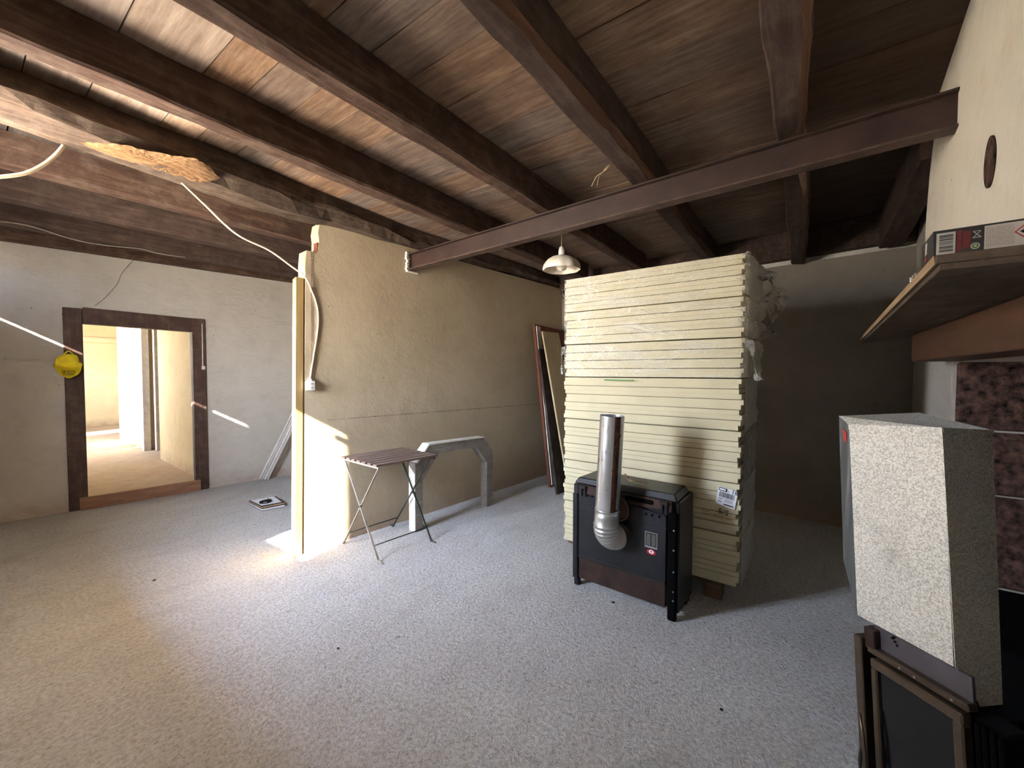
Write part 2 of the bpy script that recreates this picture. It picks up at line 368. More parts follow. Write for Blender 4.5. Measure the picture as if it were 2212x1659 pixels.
# ceiling with its planks
ceil_o = MB().box((-.5, -1.3, CEIL+.026), (5.6, 6.1, CEIL+.12)).obj('ceiling', 'hole', kind='structure')
seams = [-.5, -.25, .0, .225, .42, .69, .855, 1.05, 1.24, 1.475, 1.76, 2.01, 2.25, 2.5, 2.78, 3.02, 3.29, 3.52, 3.8, 4.04, 4.3, 4.55, 4.82, 5.06, 5.3, 5.6]
k = 0
for x0, x1 in zip(seams, seams[1:]):
    cuts = sorted([-1.3, 2.95, 6.05] + random.sample([.08, .81, 1.52, 2.22, 3.6, 4.28], 2))
    for y0, y1 in zip(cuts, cuts[1:]):
        g = .005 if random.random() < .7 else .009
        dz = random.uniform(0, .006)
        MB().box((x0+g/2, y0+.001, CEIL+dz), (x1-g/2, y1-.001, CEIL+.026)).obj('plank', 'plank' if (x0 < .6 and y0 > .5 and y1 < 3) or (x0 < .84 and y1 < 3 and random.random() < .5) else 'plank_shaded' if y0 > 2.9 else 'plank_brown', ceil_o)

def wall_panels(mb, xa, xb, ys, zs, holes):
    """wall slab between x=xa and xb on a y/z grid with holes (y0,y1,z0,z1)"""
    for y0, y1 in zip(ys, ys[1:]):
        for z0, z1 in zip(zs, zs[1:]):
            cy, cz = (y0+y1)/2, (z0+z1)/2
            if any(h[0] < cy < h[1] and h[2] < cz < h[3] for h in holes): continue
            mb.box((xa, y0, z0), (xb, y1, z1))
# front wall (behind the camera) with the real openings the daylight comes through
H1 = (2.435, 3.105, 1.07, 2.325); H2 = (4.98, 5.9, 1.0, 2.45)
H3 = (9.79, 10.62, 1.15, 2.5); H4 = (9.2, 9.28, 1.1, 2.42); H5 = (11.9, 12.6, 1.15, 2.4)
mb = MB(); hs = [H1, H2, H3, H4, H5]
ys = sorted({-1.3, 14.8} | {v for h in hs for v in h[:2]}); zs = sorted({-.1, 2.8} | {v for h in hs for v in h[2:]})
wall_panels(mb, -.5, -.3, ys, zs, hs)
wf = mb.obj('wall_front', 'frontwhite', kind='structure')
mb = MB().box((-.5, H1[0]-.06, H1[2]-.05), (-.24, H1[1]+.06, H1[2]-.001))
w1 = mb.obj('window_1', 'trim', kind='structure')
MB().box((-.505, H1[0]+.001, 2.245), (-.47, H1[0]+.034, 2.285), bev=.003).obj('hinge', 'black', w1)
MB().slab([(-.5, -1.3, 3.38), (-2.0, -1.3, 3.38), (-2.05, -1.3, 3.46), (-.5, -1.3, 3.9)], (0, 16, 0)).obj('sky_blocking_eave', 'beam', kind='structure')  # unseen eave added to keep high sky light off the near floor
MB().box((-.5, -1.3, 2.8), (-.3, 14.8, 3.9)).obj('wall_gable', 'white', kind='structure')
# closed shutter with a thin slit of daylight above it
sh = MB().box((-.5, H2[0], H2[2]), (-.47, H2[1], 2.317)).box((-.5, H2[0], 2.352), (-.47, H2[1], H2[3])).obj('window_2', 'trim', kind='structure')
portal(H1[0], H1[1], H1[2], H1[3]); portal(H3[0], H3[1], H3[2], H3[3]); portal(H5[0], H5[1], H5[2], H5[3])

# beige partition wall (its left end steps round the beam ends)
def wall_poly(name, mat, pts, off, **kw): return MB().slab(pts, off).obj(name, mat, kind='structure', **kw)
p_end = W(657, 590); xe = p_end.x
dwn = (WB-WA).normalized(); nrm = Vector((-dwn.y, dwn.x, 0))       # points away from the room (+Y)
at_w = lambda x, z: WA + dwn*((x-WA.x)/dwn.x) + UP*z
bw = wall_poly('wall_beige', 'beige', [at_w(1.548, 0), at_w(5.15, 0), at_w(5.15, 2.515), at_w(1.70, 2.515), at_w(1.688, 2.44), at_w(1.695, 2.38), at_w(1.682, 2.285), at_w(1.60, 2.285), at_w(1.59, 2.18), at_w(1.59, 2.08)], nrm*.13)
mb = MB()
for i in range(3):
    z = 2.29+i*.025; x = 1.676+random.uniform(-.006, .006)
    mb.box((x, 3.045, z), (x+.014, 3.10, z+.024), bev=.003)
mb.obj('brick', 'brick', bw, label='broken red brick edge')
# wall above the partition end is open; left wall with the doorway
dl = (LB-LA).normalized(); nl = Vector((-dl.y, dl.x, 0))
at_l = lambda x, z: LA + dl*((x-LA.x)/dl.x) + UP*z
o0, o1, ot = .775, 1.675, 1.90
mb = MB()
for a, b, z0, z1 in ((-.5, o0, 0, 2.8), (o1, 5.6, 0, 2.8), (o0, o1, ot, 2.8)):
    mb.slab([at_l(a, z0), at_l(b, z0), at_l(b, z1), at_l(a, z1)], nl*.28)
lw = mb.obj('wall_left', 'white', kind='structure')
# door frame: posts, lintel, bottom board
def lwbar(x0, x1, z0, z1, d0=-.025, d1=.10, m='trim', nm='door_frame', par=None, bev=.006, lab=None, tilt=0):
    o = MB().slab([at_l(x0+tilt, z0)+nl*d0, at_l(x1+tilt, z0)+nl*d0, at_l(x1, z1)+nl*d0, at_l(x0, z1)+nl*d0], nl*(d1-d0), bev=bev).obj(nm, m, par)
    if lab: o['label'] = lab
    return o
dr = bpy.data.objects.new('door_1', None); COL.objects.link(dr); dr['kind'] = 'structure'; dr.location = at_l(1.22, 0); bpy.context.view_layer.update()
lwbar(.672, .803, 0.0, 2.0, par=dr, nm='jamb'); lwbar(1.657, 1.778, 0.0, 1.985, par=dr, nm='jamb')
MB().slab([LW(178, 664)+nl*-.02, LW(178, 699)-nl*.02, LW(416, 717)-nl*.02, LW(416, 688)-nl*.02], nl*.12, bev=.004).obj('lintel', 'trim', dr)
lwbar(.745, 1.70, .0, .125, -.055, -.026, 'sill_wood', 'threshold_board', dr, .003, 'mid-brown plank closing the foot of the doorway')
MB().box(at_l(1.735, 1.40)-nl*.04, at_l(1.765, 1.44)-nl*.02).obj('switch', 'label_grey', dr)
MB().slab([at_l(1.74, 1.44)-nl*.028, at_l(1.75, 1.44)-nl*.028, at_l(1.752, 1.93)-nl*.028, at_l(1.744, 1.93)-nl*.028], nl*.005).obj('paint_drip', 'label_grey', dr)

# back wall (slightly skewed) with its pale strip under the planks, right wall
bx = lambda y: 4.63+.135*y
def backslab(y0, y1, z0, z1, off=0, th=.2): return [(bx(y0)+off, y0, z0), (bx(y1)+off, y1, z0), (bx(y1)+off, y1, z1), (bx(y0)+off, y0, z1)], (th, 0, 0)
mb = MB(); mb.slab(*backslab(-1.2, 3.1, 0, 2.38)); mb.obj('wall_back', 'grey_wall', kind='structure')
mb = MB(); mb.slab(*backslab(-1.2, 3.1, 2.38, 2.8, .06, .12)); mb.obj('trim_1', 'whitepaint', kind='structure')
mb = MB(); mb.slab(*backslab(-.75, 3.05, 2.432, CEIL-.002, -.04, .098)); mb.obj('wall_plate', 'beam_red', None, label='dark timber plate over the pale strip at the head of the shadowed back wall', cat='beam')
rw = lambda x: -.60-.0633*(x-2.95)
mb = MB().slab([(2.95, rw(2.95), 0), (4.75, rw(4.75), 0), (4.75, rw(4.75), 2.7), (2.95, rw(2.95), 2.7)], (0, -.3, 0))
mb.obj('wall_right', 'white', kind='structure')
# chimney breast above the mantel
eb = Vector((1, -.0633, 0)); pb = Vector((3.0, -.50, 0)); nb_ = Vector((.0633, 1, 0)).normalized()
B_ = lambda x, y, o=0: hit(x, y, pb+nb_*o, nb_)
atb = lambda x, z, o=0: pb + eb*(x-3.0) + UP*z + nb_*o
edge = [B_(1996, 560), B_(1999, 500), B_(2003, 440), B_(2008, 380), B_(2015, 318), B_(2022, 270)]
edge[0] = atb(edge[0].x, 1.60); top_x = edge[-1].x-.05
poly = [atb(.3, 1.60)] + edge + [atb(top_x, CEIL), atb(.3, CEIL)]
cb = MB().slab(poly, (0, -.55, 0)).obj('wall_chimney', 'breast', kind='structure')
hc = B_(2139, 350, .002)
mb = MB()
ring = [hc + eb.normalized()*.056*math.cos(a) + UP*.072*math.sin(a) for a in [2*math.pi*i/28 for i in range(28)]]
mb.slab(ring, nb_*.003); mb.obj('flue_hole', 'stone', cb, label='sooty round flue hole stopped with grey mortar')
# niche below the mantel: stone jamb blocks, black recess
jamb = bpy.data.objects.new('trim_2', None); COL.objects.link(jamb); jamb['kind'] = 'structure'; jamb.location = (2.95, -.8, 0); bpy.context.view_layer.update()
for z0, z1, d in ((.335, .775, 0), (.785, 1.085, .012), (1.095, 1.425, .004)):
    MB().box((2.938-d, -1.2, z0), (2.975, rw(2.95)-.012, z1), bev=.01).obj('stone', 'stone', jamb)
MB().box((2.955, -1.2, .33), (2.97, -.62, 1.43)).obj('mortar_bed', 'mortar', jamb)
MB().box((2.93, -1.2, 0), (2.97, -.63, .325)).obj('soot_panel', 'hole', jamb)
MB().box((.3, -1.25, 0), (2.97, -1.2, 1.6)).box((.3, -1.2, 1.55), (2.95, -.62, 1.6)).obj('wall_niche', 'hole', kind='structure')
MB().box((-.5, -1.3, 0), (.3, -1.0, 2.7)).obj('wall_corner', 'frontwhite', kind='structure')

# the room beyond the doorway
MB().box((-.5, 5.93, -.1), (5.6, 15.0, 0)).obj('floor_far_room', 'far_floor', kind='structure')
MB().box((-.5, 6.1, 2.62), (5.6, 15.0, 2.8)).obj('ceiling_far_room', 'white', kind='structure')
MB().box((-.5, 14.5, 0), (5.6, 14.8, 2.7)).obj('wall_far', 'cream', kind='structure')
MB().box((2.02, 9.33, 0), (2.14, 11.25, 2.62)).obj('wall_far_partition', 'cream', kind='structure')
MB().slab([(1.848, 6.05, 0), (1.944, 8.25, 0), (1.944, 8.25, 2.62), (1.848, 6.05, 2.62)], (.1, 0, 0)).obj('wall_far_side', 'cream', kind='structure')
MB().box((5.2, 2.9, 0), (5.4, 14.6, 2.7)).obj('wall_far_right', 'cream', kind='structure')
MB().box((1.96, 9.24, 0), (2.06, 9.335, 2.5), bev=.006).obj('trim_3', 'whitepaint', kind='structure')
MB().box((2.10, 9.12, 0), (2.17, 9.2, 2.6), bev=.006).obj('trim_4', 'whitepaint', kind='structure')
MB().tube([(-.3, 14.42, 2.16), (5.2, 14.42, 2.16)], .075, 12).obj('trim_5', 'cream', kind='structure')
MB().box((2.3, 8.2, 0), (2.34, 9.6, 2.6)).obj('trim_6', 'beam', kind='structure')

# ================================================================== BEAMS
def beam(name, y0, y1, mat, label, x0=-.28, x1=4.6, z0=2.5, z1=CEIL, amp=.006, chf=None, wob=None, topoff=None, group='old timber joists under the ceiling planks', n=60, seed=0):
    """joist along X; chf(x)->(dy,dz) chamfer on the near bottom edge"""
    bm = bmesh.new(); rings = []
    for i in range(n+1):
        x = x0+(x1-x0)*i/n
        sft = (wob(x) if wob else 0)
        a, b = (y0(x) if callable(y0) else y0)+sft, (y1(x) if callable(y1) else y1)+sft
        zb = z0(x) if callable(z0) else z0
        cy, cz = chf(x) if chf else (.010+.006*fbm((x, seed, 0), 3), .010+.006*fbm((x, seed, 5), 3))
        to = topoff(x) if topoff else 0
        P = [(a+to, z1), (a+to*.6, (zb+z1)/2), (a, zb+cz), (a+cy, zb), ((a+b)/2, zb), (b-.008, zb), (b, zb+.008), (b, z1)]
        rings.append([bm.verts.new((x, py+amp*fbm((x, py*3, seed+pz*4), 3.5), pz+(amp*fbm((x, pz*3+9, seed+py*4), 3.0) if pz < z1 else 0))) for py, pz in P])
    L = len(rings[0])
    for r, q in zip(rings, rings[1:]):
        for k in range(L-1):
            f = bm.faces.new((r[k], r[k+1], q[k+1], q[k])); f.material_index = 1 if (chf and k in (2,)) else 0
    for r in (rings[0], rings[-1]): bm.faces.new(r)
    s = MB(); s.bm.free(); s.bm = bm
    return s.obj(name, mat, None, label=label, cat='beam', group=None)
beam('ceiling_beam', 2.168, 2.282, 'beam', 'long straight dark joist, first on the room side of the hewn log', seed=1, z0=lambda x: 2.5+.003*math.sin(x*3))
beam('ceiling_beam', 1.468, 1.578, 'beam', 'long straight joist with a dusty brown underside, between the chipped one and the plain one', seed=2)
def chC(x):
    t = .020+.022*fbm((x, 4, 4), 3.2)+.07*max(0, 1.2-x)
    return (max(.02, t), max(.03, t*1.3))
beam('ceiling_beam', lambda x: .755+.01*math.sin(x*2.1), .873, ['beam_red', 'waney'], 'joist with a wavy orange-brown waney edge meeting the steel beam mid-span', seed=3, chf=chC, amp=.007)
def chD(x): return (.02+.012*fbm((x, 2, 7), 2.5), .02+.012*fbm((x, 2, 9), 2.5))
beam('ceiling_beam', lambda x: .012+.014*math.sin(x*2.7+1), lambda x: .150-.006*x+.01*fbm((x, 1, 1), 2), ['beam_red', 'waney'], 'rough barky joist crossing the ceiling nearly overhead, right of the waney one', seed=4, chf=chD, amp=.012, z0=lambda x: 2.5-.14*max(0, x-2.9)/1.7)
beam('ceiling_beam', -.62, -.47, 'beam_red', 'dark joist hard against the chimney side of the room', x0=3.05, x1=4.52, seed=5, z0=lambda x: 2.5-.11*(x-3.05)/1.47)
# the log over the partition
LOGY = lambda x: np.interp(x, [-.3, .15, .97, 1.57, 2.56, 5], [2.60, 2.64, 2.79, 2.87, 2.92, 2.74])
LOGY2 = lambda x: np.interp(x, [-.3, .17, .4, 1.0, 1.7, 5], [2.93, 2.94, 2.94, 3.06, 3.07, 2.95])
beam('hewn_log', LOGY, LOGY2, 'bark', 'rough hewn log carrying a raw orange split scar, resting on the beige wall', x1=5.0, amp=.016, z0=lambda x: 2.515-.035*max(0, min(1, (1.75-x)/.5)), seed=8, topoff=lambda x: max(0, 2.80-float(LOGY(x))),
     chf=lambda x: (.05+.03*fbm((x, 6, 1), 1.5), .06+.03*fbm((x, 6, 3), 1.5)))
log = bpy.data.objects['hewn_log']
sp = [(168, 309), (210, 312), (255, 314), (300, 324), (345, 333), (385, 341), (425, 346), (452, 362), (476, 388), (450, 396), (415, 394), (372, 380), (330, 366), (290, 352), (240, 340), (205, 326)]
sp_ = [(sp[i][0]*(1-t)+sp[(i+1) % len(sp)][0]*t+random.uniform(-.9, .9), sp[i][1]*(1-t)+sp[(i+1) % len(sp)][1]*t+random.uniform(-.9, .9)) for i in range(len(sp)) for t in (0, .2, .4, .6, .8)]
bm = bmesh.new(); cen = [on_z(x, y, 2.474) for x, y in sp_]
mid = sum(cen, Vector())/len(cen)
nr = 14; rings = []
for r in range(nr+1):
    t = r/nr
    rings.append([bm.verts.new((mid*(1-t)+p*t) + UP*(-.002+.0065*fbm(((mid*(1-t)+p*t).x*1.6, (mid*(1-t)+p*t).y*7, 0), 12, 4) + (0, .001, .003, .010)[max(0, r-nr+3)])) for p in cen] if r else [bm.verts.new(mid)])
for k in range(len(cen)): bm.faces.new((rings[0][0], rings[1][k], rings[1][(k+1) % len(cen)]))
for a, b in zip(rings[1:], rings[2:]):
    for k in range(len(cen)): bm.faces.new((a[k], a[(k+1) % len(cen)], b[(k+1) % len(cen)], b[k]))
s = MB(); s.bm.free(); s.bm = bm; s.obj('split_scar', 'split', log, label='raw orange wood where a slab split off')
beam('ceiling_beam', 3.53, 3.64, 'beam', 'joist whose end stops at the broken brick corner of the beige wall', seed=11, x1=5.2)
beam('ceiling_beam', 4.22, 4.34, 'beam_red', 'second joist from the whitewashed wall with the doorway', seed=12, x1=5.2)
beam('ceiling_beam', 4.93, 5.05, 'beam_red', 'joist nearest the whitewashed wall with the doorway', seed=13, x1=5.2)
MB().slab([at_l(-.3, 2.55)-nl*.10, at_l(3.5, 2.55)-nl*.10, at_l(3.5, 2.68)-nl*.10, at_l(-.3, 2.68)-nl*.10], nl*.09, bev=.006).obj('wall_plate', 'beam', None, label='dark timber plate along the top of the whitewashed doorway wall', cat='beam')
# steel beam (I section) from the beige wall to the chimney breast
S0, S1 = Vector((2.497, 3.01, 0)), Vector((2.262, -.49, 0)); sdv = (S1-S0).normalized(); sn = Vector((-sdv.y, sdv.x, 0))
if sn.x < 0: sn = -sn
zt, zb2 = 2.455, 2.31
st = empty('steel_beam', S0+UP*zb2, 'dark brown painted steel beam crossing under the timber joists', 'beam'); bpy.context.view_layer.update()
def sbar(a0, a1, z0, z1, nm, mt='steel'):
    return MB().slab([S0+sn*a0+UP*z0, S0+sn*a1+UP*z0, S0+sn*a1+UP*z1, S0+sn*a0+UP*z1], S1-S0).obj(nm, mt, st)
sbar(0, .073, zb2, zb2+.009, 'bottom_flange', 'steel_dusty'); sbar(0, .073, zt-.009, zt, 'top_flange'); sbar(.03, .037, zb2+.009, zt-.009, 'web')
mb = MB()
for i in range(7): mb.box((2.47+random.uniform(-.008, .006), 2.955, 2.30+i*.024), (2.50+random.uniform(-.006, .012), 2.99, 2.325+i*.024), bev=.006)
mb.box((2.47, 2.95, 2.285), (2.60, 2.985, 2.305), bev=.006)
mb.obj('mortar_patch', 'whitepaint', bw, label='white filler around the end of the steel beam')

# ================================================================== POST at the partition end
pc = on_z(636, 1207)
post = MB().slab([(1.472, 3.045, 0), (1.534, 3.052, 0), (1.538, 3.15, 0), (1.50, 3.15, 0)], (.045, .004, 2.075), bev=.003).obj('wooden_post', 'pine', None, label='yellow pine post standing at the left end of the beige wall', cat='post')

# ================================================================== INSULATION STACK
packs = [(0.12, 5), (.425, 5), (.73, 5), (1.035, 5), (1.34, 4), (1.575, 4), (1.81, 4)]
names = ['lowest shrink-wrapped pack of pale yellow insulation boards, standing on the pallet', 'second pack up from the pallet, pale yellow insulation boards bearing a white barcode sticker',
         'third pack up, pale yellow insulation boards right behind the shiny flue pipe', 'middle pack of pale yellow insulation boards, lying just above the flue pipe mouth',
         'third pack from the top, pale yellow insulation boards under wrinkled film with green print', 'second pack from the top, pale yellow insulation boards in wrinkled film', 'topmost pack of pale yellow insulation boards in torn shiny film']
PK = []
X0, X1, YR, YL = 2.655, 3.26, .297, 1.455
for pi, ((z, n), lab) in enumerate(zip(packs, names)):
    ztop = packs[pi+1][0]-.003 if pi < 6 else 2.05
    pk = empty('insulation_pack', (2.95, .87, z), lab, 'insulation', 'stacked packs of insulation boards'); bpy.context.view_layer.update(); PK.append(pk)
    t = (ztop-z)/n
    for i in range(n):
        za = z+i*t; zc = za+t
        lean = -.012*(za-.1)/2
        dy, dx = random.uniform(-.007, .007)+lean, random.uniform(-.003, .003)
        a, b_ = YR+dy, YL+dy; xa = X0+dx; g = .0052 if pi > 3 else .0034; half = za+t*.5; lap = .012
        # half-lap profile on front and right side
        mb = MB()
        def ring(y0, y1, x0, x1, zz): return [(x0, y0, zz), (x1, y0, zz), (x1, y1, zz), (x0+.018, y1, zz)]
        def lay(y0, y1, x0, x1, z0_, z1_):
            mb.hexa(ring(y0, y1, x0, x1, z0_)+ring(y0, y1, x0, x1, z1_))
        if i % 2 == 0 or pi > 3: lay(a+lap*1.2, b_, xa+.0065, X1, za+g/2, half); lay(a, b_-lap, xa, X1-.003, half, zc-g/2)
        else: lay(a, b_-lap, xa, X1, za+g/2, half); lay(a+lap*1.2, b_, xa+.0065, X1-.003, half, zc-g/2)
        mb.obj('board', 'xps', pk)
    # film: side face always, front face on the three upper packs
    bm = bmesh.new(); nu, nv = 46, 10; grid = []
    front = pi >= 4
    path = []
    if front: path += [(X0+.018-.004+(0-.018)*(i/20), YL-(YL-YR)*i/20, 'f') for i in range(21)]
    path += [(X0+(X1-X0)*i/16, YR, 's') for i in range(0 if not front else 1, 17)]
    for (px, py, w_) in path:
        col = []
        for j in range(nv+1):
            zz = z+.004+(ztop-z-.008)*j/nv
            nz = abs(fbm((px*2.2, py*2.2, zz*2.2+pi*7), 3.2, 4)); n2 = fbm((px, py, zz*3+pi), 9, 3)
            lean = -.012*(zz-.1)/2
            if w_ == 'f': col.append(bm.verts.new((px-.0045-.003*nz, py+lean, zz+.002*n2)))
            else:
                u = (px-X0)/(X1-X0); amp_ = (.05 if pi >= 4 else .018)*math.sin(min(1, u*1.2)*math.pi*.55)
                col.append(bm.verts.new((px+.004*n2+(.05*u*nz if pi > 3 else 0), py+lean-.014-amp_*(nz+.25+.3*n2), zz+.006*n2)))
        grid.append(col)
    for a, b_ in zip(grid, grid[1:]):
        for j in range(nv): f = bm.faces.new((a[j], b_[j], b_[j+1], a[j+1])); f.smooth = True; f.material_index = 1 if a[j].co.y < YR-.012 else 0
    s = MB(); s.bm.free(); s.bm = bm; s.obj('plastic_film', ['film_front', 'film_side'], pk)
# loose torn flap at the right, crumpled tuft at the top right corner, flaps at the left edge
def flap(pts, pk, nm, mat='film_side', n=10, amp=.02, wd=.05):
    bm = bmesh.new(); rows = []
    for i in range(n+1):
        t = i/n*(len(pts)-1); k0 = min(int(t), len(pts)-2); p = Vector(pts[k0]).lerp(Vector(pts[k0+1]), t-k0)
        rows.append([bm.verts.new(p + Vector((amp*fbm((i*.4, j, 1), 1.5), wd*(j/5-.5)*(.5+.5*math.sin(i*.7+1)), amp*fbm((i*.4, j, 4), 1.5)))) for j in range(6)])
    for a, b_ in zip(rows, rows[1:]):
        for j in range(5): bm.faces.new((a[j], a[j+1], b_[j+1], b_[j])).smooth = True
    s = MB(); s.bm.free(); s.bm = bm; s.obj(nm, mat, pk)
P_ = lambda x, y, X=2.66: on_x(x, y, X)
flap([P_(1617, 735, 2.66), P_(1624, 765, 2.67), P_(1632, 800, 2.68), P_(1640, 822, 2.68)], PK[4], 'torn_film', wd=.05)
flap([P_(1606, 550), P_(1620, 545), P_(1625, 560), P_(1612, 575)], PK[6], 'torn_film', wd=.03)
flap([P_(1222, 620, 2.68), P_(1214, 632, 2.68), P_(1220, 642, 2.68)], PK[6], 'torn_film', wd=.02)
flap([P_(1218, 750, 2.68), P_(1213, 775, 2.68), P_(1214, 808, 2.68)], PK[4], 'torn_film', wd=.03)
flap([P_(1640, 590, 2.9), P_(1665, 610, 3.0), P_(1680, 640, 3.05), P_(1668, 690, 3.05), P_(1650, 730, 3.0)], PK[6], 'torn_film', wd=.16, amp=.05, n=18)
# printed matter on the packs
fx = lambda x, y: hit(x, y, (X0-.004, YR, 0), Vector((1, .018/1.158, 0)).normalized())
fn = -Vector((1, .018/1.158, 0)).normalized()
def quad(px, mat, nm, pk, off=.001, fxn=fx, n=fn): return MB().slab([fxn(*p)+n*off for p in px], n*.0006).obj(nm, mat, pk)
sk = PK[1]
q0, q1, q2, q3 = (1553, 1049), (1595, 1062), (1587, 1101), (1545, 1086)
def qp(u, v): return (q0[0]+(q1[0]-q0[0])*u+(q3[0]-q0[0])*v, q0[1]+(q1[1]-q0[1])*u+(q3[1]-q0[1])*v)
def qr(u0, v0, u1, v1): return [qp(u0, v0), qp(u1, v0), qp(u1, v1), qp(u0, v1)]
st_ = quad([q0, q1, q2, q3], 'paper', 'barcode_sticker', sk, .002)
def sub(o, par):
    bpy.context.view_layer.update(); o.parent = par; o.matrix_parent_inverse = par.matrix_world.inverted(); return o
mb = MB()
for u0, v0, u1, v1 in [(.04, .04, .46, .22), (.42, .9, .93, .96), (.1, .62, .33, .64), (.1, .68, .28, .7), (.1, .8, .3, .83)]:
    mb.slab([fx(*p)+fn*.0028 for p in qr(u0, v0, u1, v1)], fn*.0003)
u = .1
while u < .88:
    ww = random.choice([.008, .014, .02]); mb.slab([fx(*p)+fn*.0028 for p in qr(u, .27, u+ww, .56)], fn*.0003); u += ww+random.choice([.008, .012, .018])
for v in (.62, .67, .72, .77): mb.slab([fx(*p)+fn*.0028 for p in qr(.42, v, .85, v+.012)], fn*.0003)
sub(mb.obj('print', 'print'), st_)
mb = MB().slab([fx(*p)+fn*.0034 for p in qr(.07, .08, .38, .18)], fn*.0003); sub(mb.obj('print', 'paper'), st_)
xr, upv = fx(*qp(1, .14))-fx(*qp(0, .14)), UP
text('lettering', '- 18', .035, fx(*qp(.74, .13))+fn*.004, xr, upv, 'print', st_)
text('lettering', '5/5', .045, fx(1563, 1106)+fn*.006, xr, upv, 'print', sk)
for (x, y, sx) in ((1524, 1103, 9), (1527, 1109, 9), (1574, 1122, 6)):
    quad([(x-sx, y-3), (x+sx, y+1), (x+sx, y+4), (x-sx, y)], 'tan', 'faded_print', sk)
quad([(1541, 1109), (1562, 1115), (1562, 1122), (1541, 1116)], 'tan', 'faded_print', sk)
quad([(1306, 819.3), (1372, 820.8), (1370, 823.2), (1306, 822)], 'greentext', 'printed_edge', PK[4], .006)
# pallet
pal = empty('wooden_pallet', (2.95, .85, 0), 'low dark wooden pallet under the tall stack of insulation boards', 'pallet'); bpy.context.view_layer.update()
for i in range(5): MB().box((2.69+i*.12, .37, .098), (2.77+i*.12, 1.42, .118), bev=.002).obj('deck_board', 'pallet', pal)
for y in (.385, .83, 1.27):
    for x in (2.69, 2.92, 3.15): MB().box((x, y, .0), (x+.09, y+.10, .098), bev=.003).obj('block', 'pallet', pal)

# ================================================================== OLD STOVE with flue pipe (turned round, in front of the stack)
A0, A1 = Vector((2.315, .555, 0)), Vector((2.345, 1.195, 0))     # front bottom right / left
fd = (A1-A0).normalized(); bk = Vector((fd.y, -fd.x, 0)).normalized()   # bk points away from camera (+X)
stv = empty('old_stove', (A0+A1)/2+bk*.15, 'old black cast-iron stove standing back to front before the board stack', 'stove'); bpy.context.view_layer.update()
wS = (A1-A0).length
SP = lambda u, d, z: A0+fd*u+bk*d+UP*z          # u from right (0) to left (wS), d depth
def sbox(u0, u1, d0, d1, z0, z1, mat, nm, bev=.003, lab=None):
    P = [SP(u0, d0, z0), SP(u1, d0, z0), SP(u1, d1, z0), SP(u0, d1, z0), SP(u0, d0, z1), SP(u1, d0, z1), SP(u1, d1, z1), SP(u0, d1, z1)]
    o = MB().hexa(P, bev=bev).obj(nm, mat, stv)
    if lab: o['label'] = lab
    return o
sbox(.02, wS-.02, .02, .26, .06, .62, 'black', 'body')
sbox(-.005, .03, .03, .30, .03, .655, 'black', 'side_panel', .006); sbox(wS-.03, wS+.005, .0, .28, .045, .66, 'black', 'side_panel', .006)
mb = MB(); mb.hexa([SP(.0, .0, .66), SP(wS, .0, .665), SP(wS-.01, .27, .665), SP(.01, .27, .66), SP(.02, .02, .70), SP(wS-.02, .02, .70), SP(wS-.03, .25, .70), SP(.03, .25, .70)], bev=.006)
mb.obj('top', 'black', stv)
sbox(.03, wS-.03, .0, .02, .60, .66, 'blackrust', 'upper_rail', .002)
mb = MB().slab([SP(.06, .008, .20), SP(wS-.035, .008, .20), SP(wS-.035, .008, .605), SP(.44, .008, .605), SP(.41, .008, .53), SP(.285, .008, .53), SP(.255, .008, .595), SP(.06, .008, .575)], -bk*.012)
mb.obj('back_plate', 'black', stv)
sbox(.05, wS-.03, -.008, -.003, .505, .51, 'black', 'ridge', .001); sbox(.06, wS-.035, .0, .02, .055, .195, 'blackrust', 'lower_plate', .003)
sbox(.06, wS-.035, -.012, .0, .195, .205, 'black', 'ridge', .002)
sbox(.0, .045, -.015, .02, .0, .60, 'hole', 'corner_rail', .006); sbox(wS-.03, wS+.005, -.012, .02, .05, .60, 'black', 'corner_rail', .005)
sbox(wS-.03, wS+.0, .0, .04, .0, .05, 'black', 'foot', .004); sbox(.0, .05, .2, .27, .0, .04, 'black', 'foot', .004); sbox(wS-.06, wS-.01, .2, .27, .0, .05, 'black', 'foot', .004)
for u0 in (.05, wS-.085):
    sbox(u0, u0+.012, -.012, .004, .585, .655, 'black', 'bracket', .003); sbox(u0+.025, u0+.037, -.012, .004, .585, .655, 'black', 'bracket', .003); sbox(u0-.004, u0+.04, -.02, -.008, .64, .66, 'black', 'bracket', .003)
sbox(.13, .30, -.004, .004, .622, .648, 'hole', 'slot', .006)
def disc(c, r, n, t, seg=16):
    n = Vector(n).normalized(); a = n.orthogonal().normalized(); b = n.cross(a)
    return MB().slab([Vector(c)+(a*math.cos(2*math.pi*i/seg)+b*math.sin(2*math.pi*i/seg))*r for i in range(seg)], n*t)
for u0 in (.095, .135, .17, wS-.06, wS-.10, wS-.13): disc(SP(u0, -.006, .565 if u0 < .3 else .60), .0075, -bk, .002, 10).obj('bolt_hole', 'hole', stv)
disc(SP(.345, .0, .56), .075, -bk, .012, 28).obj('flue_cover', 'blackrust', stv)
mb = MB(); c0 = SP(.345, -.014, .56); mb.tube([c0+(fd*math.cos(a)+UP*math.sin(a))*.075 for a in [2*math.pi*i/28 for i in range(29)]], .004, 6, cap=False); mb.obj('cover_rim', 'stoveframe', stv)
disc(SP(.335, -.014, .60), .009, -bk, .01, 12).obj('screw', 'alu', stv)
for z in (.12, .17, .28, .40, .51): disc(SP(.012, -.016, z), .005, -bk, .003, 8).obj('screw', 'alu', stv)
